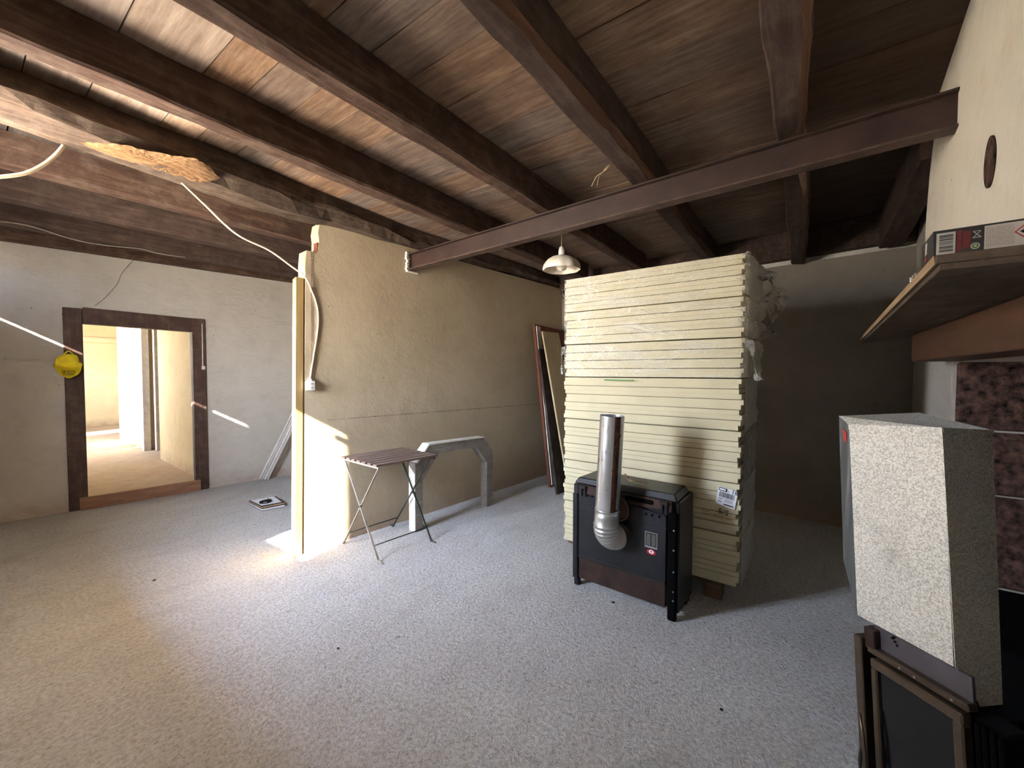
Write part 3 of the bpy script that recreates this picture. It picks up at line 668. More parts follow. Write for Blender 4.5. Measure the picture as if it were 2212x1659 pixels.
# data plate and red oval badge
pu0, pu1 = .105, .175
pz0, pz1 = .375, .465
sbox(pu0, pu1, -.0065, -.004, pz0, pz1, 'alu', 'data_plate', 0); 
dp = MB(); 
o_dp = [o for o in bpy.data.objects if o.name.startswith('data_plate')][0]
mb = MB().hexa([SP(pu0+.004, -.0075, pz0+.01), SP(pu1-.004, -.0075, pz0+.01), SP(pu1-.004, -.006, pz0+.01), SP(pu0+.004, -.006, pz0+.01), SP(pu0+.004, -.0075, pz1-.004), SP(pu1-.004, -.0075, pz1-.004), SP(pu1-.004, -.006, pz1-.004), SP(pu0+.004, -.006, pz1-.004)])
sub(mb.obj('plate_face', 'print'), o_dp)
mb = MB()
for i in range(9):
    z = pz1-.014-i*.0075
    for a, b in ((.008, .032), (.037, .062)): mb.hexa([SP(pu0+a, -.0080, z), SP(pu0+b, -.0080, z), SP(pu0+b, -.007, z), SP(pu0+a, -.007, z), SP(pu0+a, -.008, z+.0025), SP(pu0+b, -.008, z+.0025), SP(pu0+b, -.007, z+.0025), SP(pu0+a, -.007, z+.0025)])
sub(mb.obj('lettering', 'alu'), o_dp)
def oval(c, a, b, mat, nm, d, par):
    P = [Vector(c)+fd*a*math.cos(t)+UP*b*math.sin(t)-bk*d for t in [2*math.pi*i/24 for i in range(24)]]
    return sub(MB().slab(P, -bk*.001).obj(nm, mat), par)
oc = SP(.137, -.006, .353); ov = oval(oc, .026, .016, 'red', 'oval_badge', 0, stv)
oval(oc+UP*.002, .014, .010, 'paper', 'badge_centre', .0012, ov); oval(oc+UP*.003, .005, .004, 'print', 'badge_mark', .0024, ov)
# flue: crimped elbow + straight pipe
pb0 = on_v(1311, 1108, A0-bk*.13, A1-bk*.13); pt0 = on_v(1322.5, 898, A0-bk*.13, A1-bk*.13)
pr = .0675
ax = (pt0-pb0).normalized()
cen = pb0 + bk*.0 - ax*.06
mb = MB(); pts = [pb0+ax*.02, pb0-ax*.02, pb0-ax*.06]
R_ = .10; dirn = (bk - fd*.28).normalized()      # the elbow turns back and slightly to the right
for i in range(1, 129):
    a = math.radians(90*i/128); pts.append(pb0-ax*.06 + dirn*(R_*(1-math.cos(a))) - ax*(R_*math.sin(a)))
pts.append(pts[-1]+dirn*.05)
mb.tube(pts, lambda t: pr*1.03*(1+.085*abs(math.sin(t*math.pi*10))**1.5), 40)
mb.obj('flue_elbow', 'alu', stv, smooth=True, label='crimped dull aluminium elbow')
bm = MB(); bm.tube([pb0-ax*.012+(pt0-pb0)*0, pb0+(pt0-pb0)*.5, pt0], pr, 40, cap=False)
bm.tube([pt0, pb0+(pt0-pb0)*.5, pb0+ax*.01], pr-.0015, 40, cap=False)
pp = bm.obj('flue_pipe', 'pipe', stv, smooth=True, label='shiny straight steel flue pipe with a rusty seam')
vdir = (CAM-pb0); vdir.z = 0; vdir.normalize(); sdir = Vector((-vdir.y, vdir.x, 0))
if sdir.dot(RT) < 0: sdir = -sdir
def pang(a): return (vdir*math.cos(a)+sdir*math.sin(a))
bm = MB()
nseg = 40
for i in range(nseg):
    t0, t1 = i/nseg, (i+1)/nseg
    wd0, wd1 = .10+.05*fbm((t0*9, 0, 0), 1), .10+.05*fbm((t1*9, 0, 0), 1); ca = .26
    q = [pb0+(pt0-pb0)*t0+pang(ca-wd0)*(pr+.0012), pb0+(pt0-pb0)*t0+pang(ca+.5+wd0)*(pr+.0012)]
    row = []
    for t, wd in ((t0, wd0), (t1, wd1)):
        row.append([bm.bm.verts.new(pb0+(pt0-pb0)*t+pang(ca-wd*.3+(.42+wd*.9)*k/4)*(pr+.0012)) for k in range(5)])
    for k in range(4): bm.bm.faces.new((row[0][k], row[0][k+1], row[1][k+1], row[1][k])).smooth = True
sub(bm.obj('rust_seam', 'rust'), pp)
bm = MB().tube([pb0+ax*.022-ax*.004, pb0+ax*.026], pr*1.045, 40); sub(bm.obj('collar', 'alu'), pp)
# crumpled brown paper on the stove top
bm = bmesh.new(); base = SP(.27, .09, .705); g = []
for i in range(7):
    g.append([bm.verts.new(base+fd*(.07-.14*i/6)+bk*(.035*(j/4-.5)*(1-.5*abs(i/3-1)))+UP*(.004+.022*abs(fbm((i*.6, j*.6, 2), 1.3))+(.035 if i == 0 else 0))) for j in range(5)])
for a, b in zip(g, g[1:]):
    for j in range(4): bm.faces.new((a[j], a[j+1], b[j+1], b[j]))
s = MB(); s.bm.free(); s.bm = bm; s.obj('paper_scrap', 'tan', None, label='crumpled brown paper scrap lying on top of the old black stove', cat='paper')

# ================================================================== BISTRO TABLE
tb = empty('folding_table', (2.06, 2.72, 0), 'small folding bistro table with brown wooden slats and thin steel legs', 'table'); bpy.context.view_layer.update()
c = [on_z(730, 984, .70), on_z(862, 966, .70), on_z(945, 983, .70), on_z(815, 1006, .70)]   # far-left, far-right, near-right, near-left
c[0] = c[0].lerp(c[3], .08); c[1] = c[1].lerp(c[2], .03)
tp = lambda u, v, z: (c[3].lerp(c[2], u)).lerp(c[0].lerp(c[1], u), v) + UP*(z-.70)
for i in range(7):
    v0 = i/7+.006; v1 = (i+1)/7-.040
    MB().hexa([tp(-.01, v0, .688), tp(1.01, v0, .688), tp(1.01, v1, .688), tp(-.01, v1, .688), tp(-.01, v0, .704), tp(1.01, v0, .704), tp(1.01, v1, .704), tp(-.01, v1, .704)], bev=.002).obj('slat', 'slat', tb)
for u in (.03, .94): MB().bar(tp(u, .0, .680), tp(u, .98, .680), .022, .014, bev=.001).obj('rail', 'sunlit_steel' if u < .5 else 'green_steel', tb)
feet = {'nl': Vector((1.792, 2.475, 0)), 'nr': Vector((2.262, 2.43, 0)), 'fr': Vector((2.286, 2.952, 0)), 'fl': Vector((1.83, 2.985, 0))}
def leg(a, b, mat, lab=None):
    mb = MB().bar(a, b, .016, .007, side=(1, 0, 0), bev=.001); dd = (b-a); o = -1 if dd.y < 0 else 1
    mb.tube([b+UP*.02, b+UP*.008+Vector((0, .004*o, 0)), b+Vector((0, .02*o, .005)), b+Vector((0, .045*o, .006))], .006, 8)
    o_ = mb.obj('leg', mat, tb)
    if lab: o_['label'] = lab
    return o_
leg(tp(.03, .93, .675), feet['nl'], 'sunlit_steel', 'pale sunlit steel leg'); leg(tp(.055, .05, .675), feet['fl'], 'sunlit_steel', 'pale sunlit steel leg')
leg(tp(.93, .93, .675), feet['nr'], 'green_steel'); leg(tp(.90, .05, .675), feet['fr'], 'green_steel')
def at_leg(top, foot, z): t = (z-foot.z)/(top.z-foot.z); return foot.lerp(top, t)
for a, b, z in (((tp(.03, .93, .675), feet['nl']), (tp(.93, .93, .675), feet['nr']), .10), ((tp(.055, .05, .675), feet['fl']), (tp(.90, .05, .675), feet['fr']), .10)):
    MB().tube([at_leg(*a, z), at_leg(*b, z)], .0045, 8).obj('crossbar', 'green_steel', tb)
for a, b in ((feet['nl'], tp(.03, .93, .675)), (feet['nr'], tp(.93, .93, .675))):
    p = a.lerp(b, .52); MB().tube([p-Vector((.012, 0, 0)), p+Vector((.012, 0, 0))], .006, 8).obj('pivot', 'green_steel', tb)

# ================================================================== GREY TRESTLE ARCH
Q0, Q1 = Vector((2.317, 2.686, 0)), Vector((3.272, 2.600, 0)); qd = (Q1-Q0).normalized(); qn = Vector((-qd.y, qd.x, 0)); LQ = (Q1-Q0).length
ar = empty('timber_arch', (Q0+Q1)/2+qn*.045, 'low grey weathered timber arch standing on the floor behind the slatted table', 'arch'); bpy.context.view_layer.update()
qp_ = lambda u, z, d=0: Q0+qd*u+qn*d+UP*z
def apart(pts, nm, d0=0, d1=.09, bev=.004, lab=None):
    o = MB().slab([qp_(u, z, d0) for u, z in pts], qn*(d1-d0), bev=bev).obj(nm, 'greywood', ar)
    if lab: o['label'] = lab
apart([(0, 0), (.078, 0), (.078, .43), (.0, .585)], 'post'); apart([(LQ-.09, 0), (LQ, 0), (LQ, .56), (LQ-.09, .45)], 'post')
apart([(0, .585), (.078, .43), (.25, .64), (.14, .73)], 'brace'); apart([(LQ, .56), (LQ-.13, .71), (LQ-.235, .63), (LQ-.09, .45)], 'brace')
apart([(.14, .73), (.25, .64), (LQ-.235, .63), (LQ-.13, .71)], 'top_beam')
MB().slab([qp_(.01, .60, -.004), qp_(.145, .742, -.004), qp_(LQ-.13, .722, -.004), qp_(LQ-.13, .712, -.004), qp_(.15, .73, -.004), qp_(.02, .588, -.004)], qn*.10, bev=.002).obj('plaster_crust', 'whitepaint', ar, label='white plaster caked on the top edge')
MB().slab([qp_(-.002, 0.0, .0), qp_(-.002, 0.0, .088), qp_(-.002, .57, .088), qp_(-.002, .50, .0)], -qd*.003).obj('plaster_crust', 'whitepaint', ar, label='white plaster smeared on the left post')

# ================================================================== PANELS leaning by the stack
def lean(name, label, b0, b1, t0, t1, th, mats, cat='board', parts=None):
    b0, b1, t0, t1 = map(Vector, (b0, b1, t0, t1)); n = (b1-b0).cross(t0-b0).normalized()
    if n.y > 0: n = -n
    o = MB().slab([b0, b1, t1, t0], n*th, bev=.002).obj(name, mats[0], None, label=label, cat=cat)
    return o, n
o, n = lean('door_panel', 'tall red-brown edged panel leaning flat against the beige wall behind the others', (4.15, 2.46, 0), (4.80, 2.44, 0), W(1146, 702)-nrm*.03, at_w(4.95, 1.93)-nrm*.03, .035, ['redboard'], 'panel')
b0 = Vector((4.15, 2.46, 0)); t0 = W(1146, 702)-nrm*.03
MB().slab([b0.lerp(t0, .01)+Vector((.02, 0, 0))+n*.036, b0.lerp(t0, .01)+Vector((.6, 0, 0))+n*.036, t0+Vector((.6, -.0, -.04))+n*.036, t0+Vector((.02, 0, -.02))+n*.036], n*.012).obj('white_facing', 'whitepaint', o, label='chipped white painted front strip')
f0 = on_z(1200, 1068); t1_ = on_v(1160, 755, (4.2, 2.64, 0), (5, 2.61, 0))
lean('dark_board', 'dark weathered plank leaning between the red-brown panel and the pale board', f0, f0+Vector((.40, -.02, 0)), t1_, t1_+Vector((.40, -.03, 0)), .03, ['darkboard'])
f1 = on_v(1222, 1035, (4.1, 2.22, 0), (5, 2.2, 0)); t2_ = on_v(1169, 716, (4.2, 2.62, 0), (5, 2.6, 0))
f1 = t2_ + (f1-t2_)*(t2_.z/(t2_.z-f1.z))
lean('pale_board', 'pale yellowish board leaning closest to the insulation stack', f1, f1+Vector((.35, -.02, 0)), t2_, t2_+Vector((.35, -.03, 0)), .022, ['paleboard'])

# white strips leaning in the far corner
bl = empty('white_mouldings', (2.31, 5.55, 0), 'bundle of white plastic strips leaning in the corner behind the pine post', 'moulding'); bpy.context.view_layer.update()
for i in range(4):
    a = Vector((2.29+i*.016, 5.60-i*.035, .0)); b = a+Vector((.60, -.12, 1.28))
    MB().bar(a+UP*.012, b, .03, .014, side=(0, 1, 0), bev=.002).obj('strip', 'whitepaint' if i % 2 == 0 else 'label_grey', bl)

# ================================================================== BOOKS AND KEYS on the floor
B4 = [on_z(538, 1090), on_z(566, 1104), on_z(616, 1094), on_z(597, 1080)]
def book(name, label, q, z0, h, cov, pg):
    root = empty(name, sum(q, Vector())/4+UP*z0, label, 'book'); bpy.context.view_layer.update()
    c_ = sum(q, Vector())/4
    MB().slab([p+UP*z0 for p in q], UP*.003).obj('cover', cov, root); MB().slab([c_+(p-c_)*.97+UP*(z0+.003) for p in q], UP*(h-.006)).obj('pages', pg, root)
    MB().slab([p+UP*(z0+h-.003) for p in q], UP*.003).obj('cover', cov, root); return root
book('book', 'white-paged book with a dark cover lying lowest on the floor by the post', B4, 0.0, .022, 'print', 'paper')
q2_ = [p+Vector((.0, .01, 0)) for p in B4]
book('book', 'brown-edged book lying on top of the other one beside the post', q2_, .022, .018, 'shelf', 'tan')
cq = sum(q2_, Vector())/4; q3_ = [cq+(p-cq)*.86+Vector((.0, .015, .0405)) for p in q2_]
MB().slab(q3_, UP*.001).obj('paper_sheet', 'paper', None, label='loose white sheet on top of the two books', cat='paper')
kk = cq+UP*.0415+Vector((-.03, -.03, 0))
ks = empty('key_ring', kk, 'black key fob lying on the white sheet on the books', 'keys'); bpy.context.view_layer.update()
ang = [2*math.pi*i/14 for i in range(14)]
MB().slab([kk+Vector((.055*math.cos(a)*(1+.15*math.sin(3*a)), .045*math.sin(a)*(1+.2*math.cos(2*a)), 0)) for a in ang], UP*.022, bev=.005).obj('fob', 'print', ks)
MB().bar(kk+Vector((.04, .05, .008)), kk+Vector((.075, .12, .006)), .008, .003).obj('key_blade', 'green_steel', ks)
MB().tube([kk+Vector((-.03+.014*math.cos(a), -.05+.014*math.sin(a), .018)) for a in [2*math.pi*i/12 for i in range(13)]], .0025, 6).obj('ring', 'alu', ks)

# ================================================================== CABLES, SOCKET
def curve(pts, n=10):
    pts = [Vector(p) for p in pts]; out = []
    for i in range(len(pts)-1):
        p0, p1, p2, p3 = pts[max(i-1, 0)], pts[i], pts[i+1], pts[min(i+2, len(pts)-1)]
        for k in range(n):
            t = k/n; out.append(.5*((2*p1)+(-p0+p2)*t+(2*p0-5*p1+4*p2-p3)*t*t+(-p0+3*p1-3*p2+p3)*t**3))
    return out+[pts[-1]]
mb = MB(); ww = lambda x, y: W(x, y)-nrm*.006
ca = on_z(378, 380, 2.50)
def between(px, y_plane): return on_y(px[0], px[1], y_plane)
pts = [ca, on_y(440, 440, 3.06), on_y(510, 505, 3.05), on_y(580, 540, 3.05), on_y(625, 572, 3.05), W(655, 600)-nrm*.03, W(672, 628)-nrm*.01, ww(684, 660), ww(687, 690), ww(684, 725), ww(678, 762), ww(672, 800), ww(669, 822)]
mb.tube(curve(pts), .0062, 8); mb.obj('power_cable', 'cable', None, label='cream cable hanging from the log scar down the beige wall to the socket', cat='cable')
mb = MB(); mb.tube(curve([on_z(145, 304, 2.505), on_y(125, 330, 2.92), on_y(95, 355, 2.9), on_y(55, 374, 2.88), on_y(0, 382, 2.86), on_y(-60, 384, 2.84)]), .0085, 8)
mb.obj('power_cable', 'cable', None, label='cream cable looping down from the log at the left edge', cat='cable')
lww = lambda x, y: LW(x, y)-nl*.012
mb = MB(); mb.tube(curve([on_y(-20, 476, 4.92), on_y(60, 487, 4.92), on_y(150, 515, 4.92), on_y(220, 529, 4.92), on_y(300, 537, 4.92), on_y(325, 543, 4.92), on_y(345, 548, 4.92), on_y(400, 556, 4.92)]), .004, 6)
mb.obj('thin_wire', 'wire', None, label='thin pale wire sagging along the joist nearest the doorway wall', cat='wire')
mb = MB(); mb.tube(curve([lww(310, 538), lww(295, 555), lww(265, 588), lww(252, 615), lww(225, 645), lww(205, 660)]), .0035, 6)
mb.obj('thin_wire', 'wire', None, label='thin pale wire dropping down the white wall above the doorway', cat='wire')
mb = MB(); mb.tube(curve([lww(405, 556), lww(450, 566), lww(490, 572), lww(515, 582), lww(532, 598)]), .004, 6)
mb.obj('thin_wire', 'wire', None, label='thin pale wire curling at the wall top right of the doorway', cat='wire')
sk_ = empty('wall_socket', W(668, 833), 'small cream wall socket at the bottom of the cream cable', 'socket'); bpy.context.view_layer.update()
s0 = W(668, 833)
MB().slab([s0+dwn*a+UP*b-nrm*.001 for a, b in ((-.032, -.036), (.032, -.036), (.032, .036), (-.032, .036))], -nrm*.03, bev=.004).obj('housing', 'plastic', sk_)
for z in (.014, -.016): disc(s0+UP*z-nrm*.031+dwn*.008, .011, -nrm, .002, 16).obj('outlet', 'label_grey', sk_)
for z in (.014, -.016):
    for a in (.004, .012): disc(s0+UP*z-nrm*.033+dwn*a, .0025, -nrm, .001, 8).obj('pin_hole', 'hole', sk_)
disc(s0+UP*.045-nrm*.001, .012, -nrm, .022, 10).obj('gland', 'plastic', sk_)
rw_ = empty('cable_clips', W(672, 680), 'thin rusty wire with small clips fixed down the beige wall by the cable', 'clips'); bpy.context.view_layer.update()
mb = MB(); mb.tube([W(x, y)-nrm*.004 for x, y in ((672, 525), (672, 600), (672, 700), (673, 790), (671, 815))], .0018, 6); mb.obj('wire', 'rust', rw_)
for y in (558, 590, 623, 668, 702, 740, 775, 806): 
    p = W(672, y)-nrm*.004; MB().bar(p-dwn*.004, p+dwn*.012+UP*.002-nrm*.004, .008, .005).obj('clip', 'wire', rw_)

# ================================================================== PENDANT LAMP
lc = on_z(1213, 574, 2.20); depth = (lc-CAM).dot(CF)
lp = empty('pendant_lamp', lc, 'small white scalloped glass pendant lamp hanging left of the stack top', 'lamp'); bpy.context.view_layer.update()
R0 = 40/880*depth
def scal(a, r, z): return 1+(.06*abs(math.sin(a*4))-.03)*min(1, r/R0)
prof = [(.012, .055), (.03, .052), (.055, .044), (.08, .028), (.095, .008), (.1, -.012), (.099, -.022)]
k_ = R0/.1
prof = [(r*k_, z*k_) for r, z in prof]
mb = MB().lathe(prof, lc, 64, rf=scal); mb.lathe([(r-.002, z-.002) for r, z in prof[::-1]], lc, 64, rf=scal); mb.obj('lamp_shade', 'glass_white', lp)
MB().lathe([(.002, .105*k_), (.012*k_, .098*k_), (.017*k_, .08*k_), (.017*k_, .055*k_), (.004, .05*k_)], lc, 20).obj('lamp_holder', 'plastic', lp, smooth=True)
MB().lathe([(.0005, .055*k_), (.014*k_, .05*k_), (.03*k_, .02*k_), (.032*k_, .0), (.024*k_, -.02*k_), (.0005, -.03*k_)], lc, 20).obj('bulb', 'glass_white', lp, smooth=True)
MB().tube([lc+UP*.1*k_, lc+UP*.16*k_, Vector((lc.x, lc.y, 2.50)), Vector((lc.x, lc.y+.01, CEIL))], .003, 6).obj('flex', 'cable', lp)
# straw wisp caught in the waney joist
mb = MB(); s0 = on_z(1322, 355, 2.52)
for a in ([s0, on_z(1305, 370, 2.5), on_z(1290, 380, 2.49), on_z(1283, 392, 2.48), on_z(1278, 402, 2.48)], [on_z(1300, 373, 2.5), on_z(1293, 385, 2.49), on_z(1290, 402, 2.47)], [s0, on_z(1312, 360, 2.51), on_z(1296, 380, 2.5)]):
    mb.tube(curve(a, 4), .0028, 5)
mb.obj('straw_wisp', 'tan', None, label='wisp of dry straw dangling from the waney joist before the steel beam', cat='straw')

# ================================================================== YELLOW CAP
cc = LW(149, 792)-nl*.05
cp = empty('baseball_cap', cc, 'crumpled yellow baseball cap hanging on the left door jamb', 'cap'); bpy.context.view_layer.update()
bm = bmesh.new(); rings = []
bill = LW(149, 808)-nl*.045
for i in range(13):
    t = i/12; a_ = t*math.pi*.5
    rings.append([])
    for j in range(28):
        a = 2*math.pi*j/28; r = .098*math.sin(a_)
        zz = .125*math.cos(a_)
        # crown opens towards the wall: axis mostly vertical, flattened in depth
        p = Vector((r*math.cos(a), r*math.sin(a)*.62, zz*1.05-.02)); 
        nz = fbm((p.x*14, p.z*14, 3.0), 1.5, 4); p *= 1+.3*nz*math.sin(a_*1.0)
        rings[-1].append(bm.verts.new(cc + dl*p.x + (-nl)*(p.y) + UP*(p.z+.01)))
for a, b in zip(rings, rings[1:]):
    for j in range(28): bm.faces.new((a[j], a[(j+1) % 28], b[(j+1) % 28], b[j])).smooth = True
s = MB(); s.bm.free(); s.bm = bm; s.obj('crown', 'yellow', cp)
bm = bmesh.new(); rows = []
for i in range(9):
    t = i/8; rows.append([])
    for j in range(17):
        u = -1+2*j/16
        x = u*.086*math.sqrt(max(0, 1-(t*.96)**2.4))
        z = -.006-.108*t+.014*u*u; y = .058+.012*(1-u*u)+.012*t
        rows[-1].append(bm.verts.new(cc+dl*x-nl*y+UP*z))
for a, b in zip(rows, rows[1:]):
    for j in range(16): bm.faces.new((a[j], a[j+1], b[j+1], b[j])).smooth = True
bmesh.ops.solidify(bm, geom=bm.faces[:], thickness=.003)
s = MB(); s.bm.free(); s.bm = bm; s.obj('brim', 'yellow', cp)
text('lettering', 'SKATE', .031, cc-nl*.080-UP*.050, dl, UP, 'print', cp, .004)
text('lettering', 'RIDER', .027, cc-nl*.084-UP*.076, dl, UP, 'print', cp, .004)
MB().tube(curve([cc+dl*(-.03)+UP*.115-nl*.01, cc+dl*(0)+UP*.15+nl*.01, cc+dl*(.03)+UP*.125-nl*.01]), .005, 6).obj('strap', 'yellow', cp)

# ================================================================== MANTEL: lintel, shelf, box, foil
lin = [Vector((3.0, -.45, 1.43)), Vector((.6, -.45+.0633*2.4*.0, 1.44))]
MB().slab([(3.0, -.455, 1.43), (.5, -.43, 1.44), (.5, -.43, 1.572), (3.0, -.455, 1.572)], (0, -.17, 0), bev=.004).obj('mantel_lintel', 'lintel', None, label='thick brown timber lintel spanning the fireplace under the shelf', cat='lintel')
nc, fc = on_z(2030, 584, 1.575), on_z(1860, 741, 1.575)
shp = [nc, fc, Vector((3.42, -.46, 1.575)), Vector((3.05, -.50, 1.575)), Vector((nc.x, -.50, 1.575))]
shp = [p.copy() for p in shp]; 
for p in shp: p.z = 1.575
sh_ = empty('mantel_shelf', (2.0, -.4, 1.575), 'long grimy wooden shelf on the lintel, pointed at its far end', 'shelf'); bpy.context.view_layer.update()
MB().slab(shp, UP*.012, bev=.001).obj('moulding', 'shelf', sh_)
ctr = Vector((2.2, -.40, 0))
MB().slab([p+Vector((0, .006 if i < 2 else 0, .0125)) for i, p in enumerate(shp)], UP*.018, bev=.002).obj('shelf_board', 'shelf', sh_)
MB().slab([shp[0]+Vector((.004, .0065, .013)), shp[1]+Vector((-.004, .0065, .013)), shp[1]+Vector((-.004, .0085, .030)), shp[0]+Vector((.004, .0085, .030))], (0, -.001, 0)).obj('edge_strip', 'shelf_edge', sh_, label='pale worn long edge')
# black and red box
zb_ = 1.606
k0 = on_z(2014, 559, zb_)
BW, BD, BH = .34, .125, .054
bxr = empty('cardboard_box', k0, 'flat black and red printed box with a barcode on the mantel shelf', 'box'); bpy.context.view_layer.update()
yd = Vector((-.035, -1, 0)).normalized(); xd = Vector((1, -.035, 0)).normalized()
bp = lambda u, d, z: k0+yd*u+xd*d+UP*z
MB().hexa([bp(0, 0, 0), bp(BW, 0, 0), bp(BW, BD, 0), bp(0, BD, 0), bp(0, 0, BH), bp(BW, 0, BH), bp(BW, BD, BH), bp(0, BD, BH)], bev=.001).obj('carton', 'boxblack', bxr)
def decal(u0, u1, z0, z1, mat, nm='print', o=.0005, par=bxr):
    return MB().slab([bp(u0, -o, z0), bp(u1, -o, z0), bp(u1, -o, z1), bp(u0, -o, z1)], -xd*.0004).obj(nm, mat, par)
# scale from pixels on this face
def fu(px): 
    p = hit(px, 540, k0, xd); return (p-k0).dot(yd)
u_bar0, u_bar1 = fu(2022), fu(2063)
decal(u_bar0, u_bar1, .006, .048, 'label_grey', 'barcode_label')
mb = MB(); z = .010
while z < .044:
    h = random.choice([.0008, .0014, .002]); mb.slab([bp(u_bar0+.004, -.0011, z), bp(u_bar1-.003, -.0011, z), bp(u_bar1-.003, -.0011, z+h), bp(u_bar0+.004, -.0011, z+h)], -xd*.0002); z += h+random.choice([.0008, .0014])
mb.obj('barcode', 'print', bxr)
decal(fu(2066), fu(2076), .008, .048, 'boxred'); decal(fu(2079), fu(2095), .012, .046, 'boxred')
decal(fu(2077), fu(2078), .006, .049, 'shelf'); decal(fu(2097), fu(2098), .006, .049, 'shelf')
decal(fu(2099), fu(2121), .0275, .028, 'shelf')
gc = bp(fu(2106), -.0008, .015)
def flat_ring(c, r, mat, par, o): 
    return MB().slab([c+yd*r*math.cos(a)+UP*r*math.sin(a)-xd*o for a in [2*math.pi*i/20 for i in range(20)]], -xd*.0003).obj('recycling_mark', mat, par)
flat_ring(gc, .0062, 'label_grey', bxr, 0); flat_ring(gc, .0045, 'greentext', bxr, .0006); flat_ring(gc, .0022, 'label_grey', bxr, .0011)
c_ = bp(fu(2109), -.0008, .037)
mb = MB()
for sx in (-1, 1): mb.bar(c_+yd*.005*sx+UP*.006, c_-yd*.005*sx-UP*.006, .0012, .0004, side=yd)
mb.bar(c_-yd*.006-UP*.006, c_+yd*.006-UP*.006, .0012, .0004, side=UP); mb.bar(c_-yd*.005+UP*.006, c_+yd*.005+UP*.006, .001, .0004, side=UP)
mb.obj('symbol', 'label_grey', bxr)
decal(fu(2125), fu(2260), .006, .050, 'label_grey', 'text_panel')
mb = MB(); u = fu(2130)
while u < fu(2190):
    z = .010
    while z < .046:
        L_ = random.uniform(.004, .012); mb.slab([bp(u, -.0011, z), bp(u+.0007, -.0011, z), bp(u+.0007, -.0011, min(.046, z+L_)), bp(u, -.0011, min(.046, z+L_))], -xd*.0002); z += L_+.0015
    u += .0022
mb.obj('lettering', 'wire', bxr)
dc = bp(fu(2206)+.004, -.001, .031); dr_ = .0135
MB().slab([dc+yd*dr_, dc+UP*dr_, dc-yd*dr_, dc-UP*dr_], -xd*.0004).obj('hazard_diamond', 'red', bxr)
MB().slab([dc-xd*.0006+v for v in (yd*dr_*.8, UP*dr_*.8, -yd*dr_*.8, -UP*dr_*.8)], -xd*.0004).obj('hazard_diamond', 'label_grey', bxr)
MB().slab([dc-xd*.0012+v for v in (yd*.007, UP*.004, -yd*.007, -UP*.006)], -xd*.0004).obj('hazard_symbol', 'print', bxr)
def sdecal(d0, d1, z0, z1, mat): return MB().slab([bp(-.0006, d0, z0), bp(-.0006, d1, z0), bp(-.0006, d1, z1), bp(-.0006, d0, z1)], -yd*.0004).obj('print', mat, bxr)
sdecal(.055, .075, .022, .046, 'label_grey'); sdecal(.06, .075, .008, .017, 'red')
# foil ball
bm = bmesh.new(); bmesh.ops.create_icosphere(bm, subdivisions=4, radius=.016)
fb = on_z(1984, 603, 1.622)
for v in bm.verts: v.co = fb + v.co*(1+.35*noise.noise(v.co*160))
s = MB(); s.bm.free(); s.bm = bm; s.obj('foil_ball', 'foil', None, label='crumpled ball of silver foil on the shelf beside the printed box', cat='foil')

# ================================================================== RIGHT-HAND STOVE with galvanised hood
D1 = ray(1010, 875).normalized(); BB = D1.cross(UP).normalized(); UU = BB.cross(D1)
O = CAM + ray(2035, 925)*1.108
HP = lambda a, b, u: O + D1*a + BB*b + UU*u
hr = empty('galvanised_hood', HP(.14, .15, -.64), 'galvanised sheet-metal hood sitting on the stove at the right edge', 'hood'); bpy.context.view_layer.update()
def onb(x, y, b):
    q = hit(x, y, HP(0, b, 0), BB)-O; return (q.dot(D1), b, q.dot(UU))
def ona(x, y, a):
    q = hit(x, y, HP(a, 0, 0), D1)-O; return (a, q.dot(BB), q.dot(UU))
tB = (0, 0, -.0); 
C_top = onb(1834, 918, 0); C_bot = onb(1852, 1328, 0); B_bot = onb(2060, 1440, 0)
A_top = ona(2144, 931, 0); A_bot = ona(2168, 1572, 0)
P1 = ona(1812, 899, .335); P2 = ona(1985, 892, .335)
L1 = ona(1822, 1210, .325)
P = lambda t: HP(*t)
t_ = .0015
MB().slab([P((0, 0, 0)), P(C_top), P(C_bot), P(B_bot)], BB*t_).obj('front_sheet', 'galv', hr)
MB().slab([P((0, .0005, 0)), P(A_top), P(A_bot), P(ona(2123, 1535, 0)), P(ona(2095, 1485, 0)), P(ona(2064, 1441, 0))], D1*t_).obj('side_sheet', 'galv', hr)
MB().slab([P(C_top), P(P1), P(L1), P(C_bot)], BB*t_).obj('corner_sheet', 'streaky', hr, label='narrow darker corner strip streaked blue-grey')
MB().slab([P((0, -.002, .001)), P((A_top[0]-.002, A_top[1], A_top[2]+.001)), P(P2), P(P1), P((C_top[0], C_top[1]-.002, C_top[2]+.001))], UU*.0012).obj('top_sheet', 'galv', hr)
lp0, lp1 = Vector((-.001, -.003, 0)), 0
MB().slab([HP(-.002, -.003, .001), HP(C_top[0], -.003, C_top[2]+.001), HP(C_top[0], -.003, C_top[2]-.014), HP(-.002, -.003, -.012)], BB*.002).obj('folded_lip', 'galv', hr)
MB().slab([HP(-.003, 0, .001), HP(-.003, A_top[1], A_top[2]+.001), HP(-.003, A_top[1], A_top[2]-.008), HP(-.003, 0, -.012)], D1*.002).obj('folded_lip', 'galv', hr)
# tape strip and orange sticker on the narrow corner face
q = [P(C_top).lerp(P(P1), t) + (P(C_bot)-P(C_top))*v for t, v in ((.25, .05), (.6, .05), (.6, .11), (.25, .11))]
MB().slab(q, -BB*.002).obj('sticker', 'red', hr, label='small orange-red sticker')
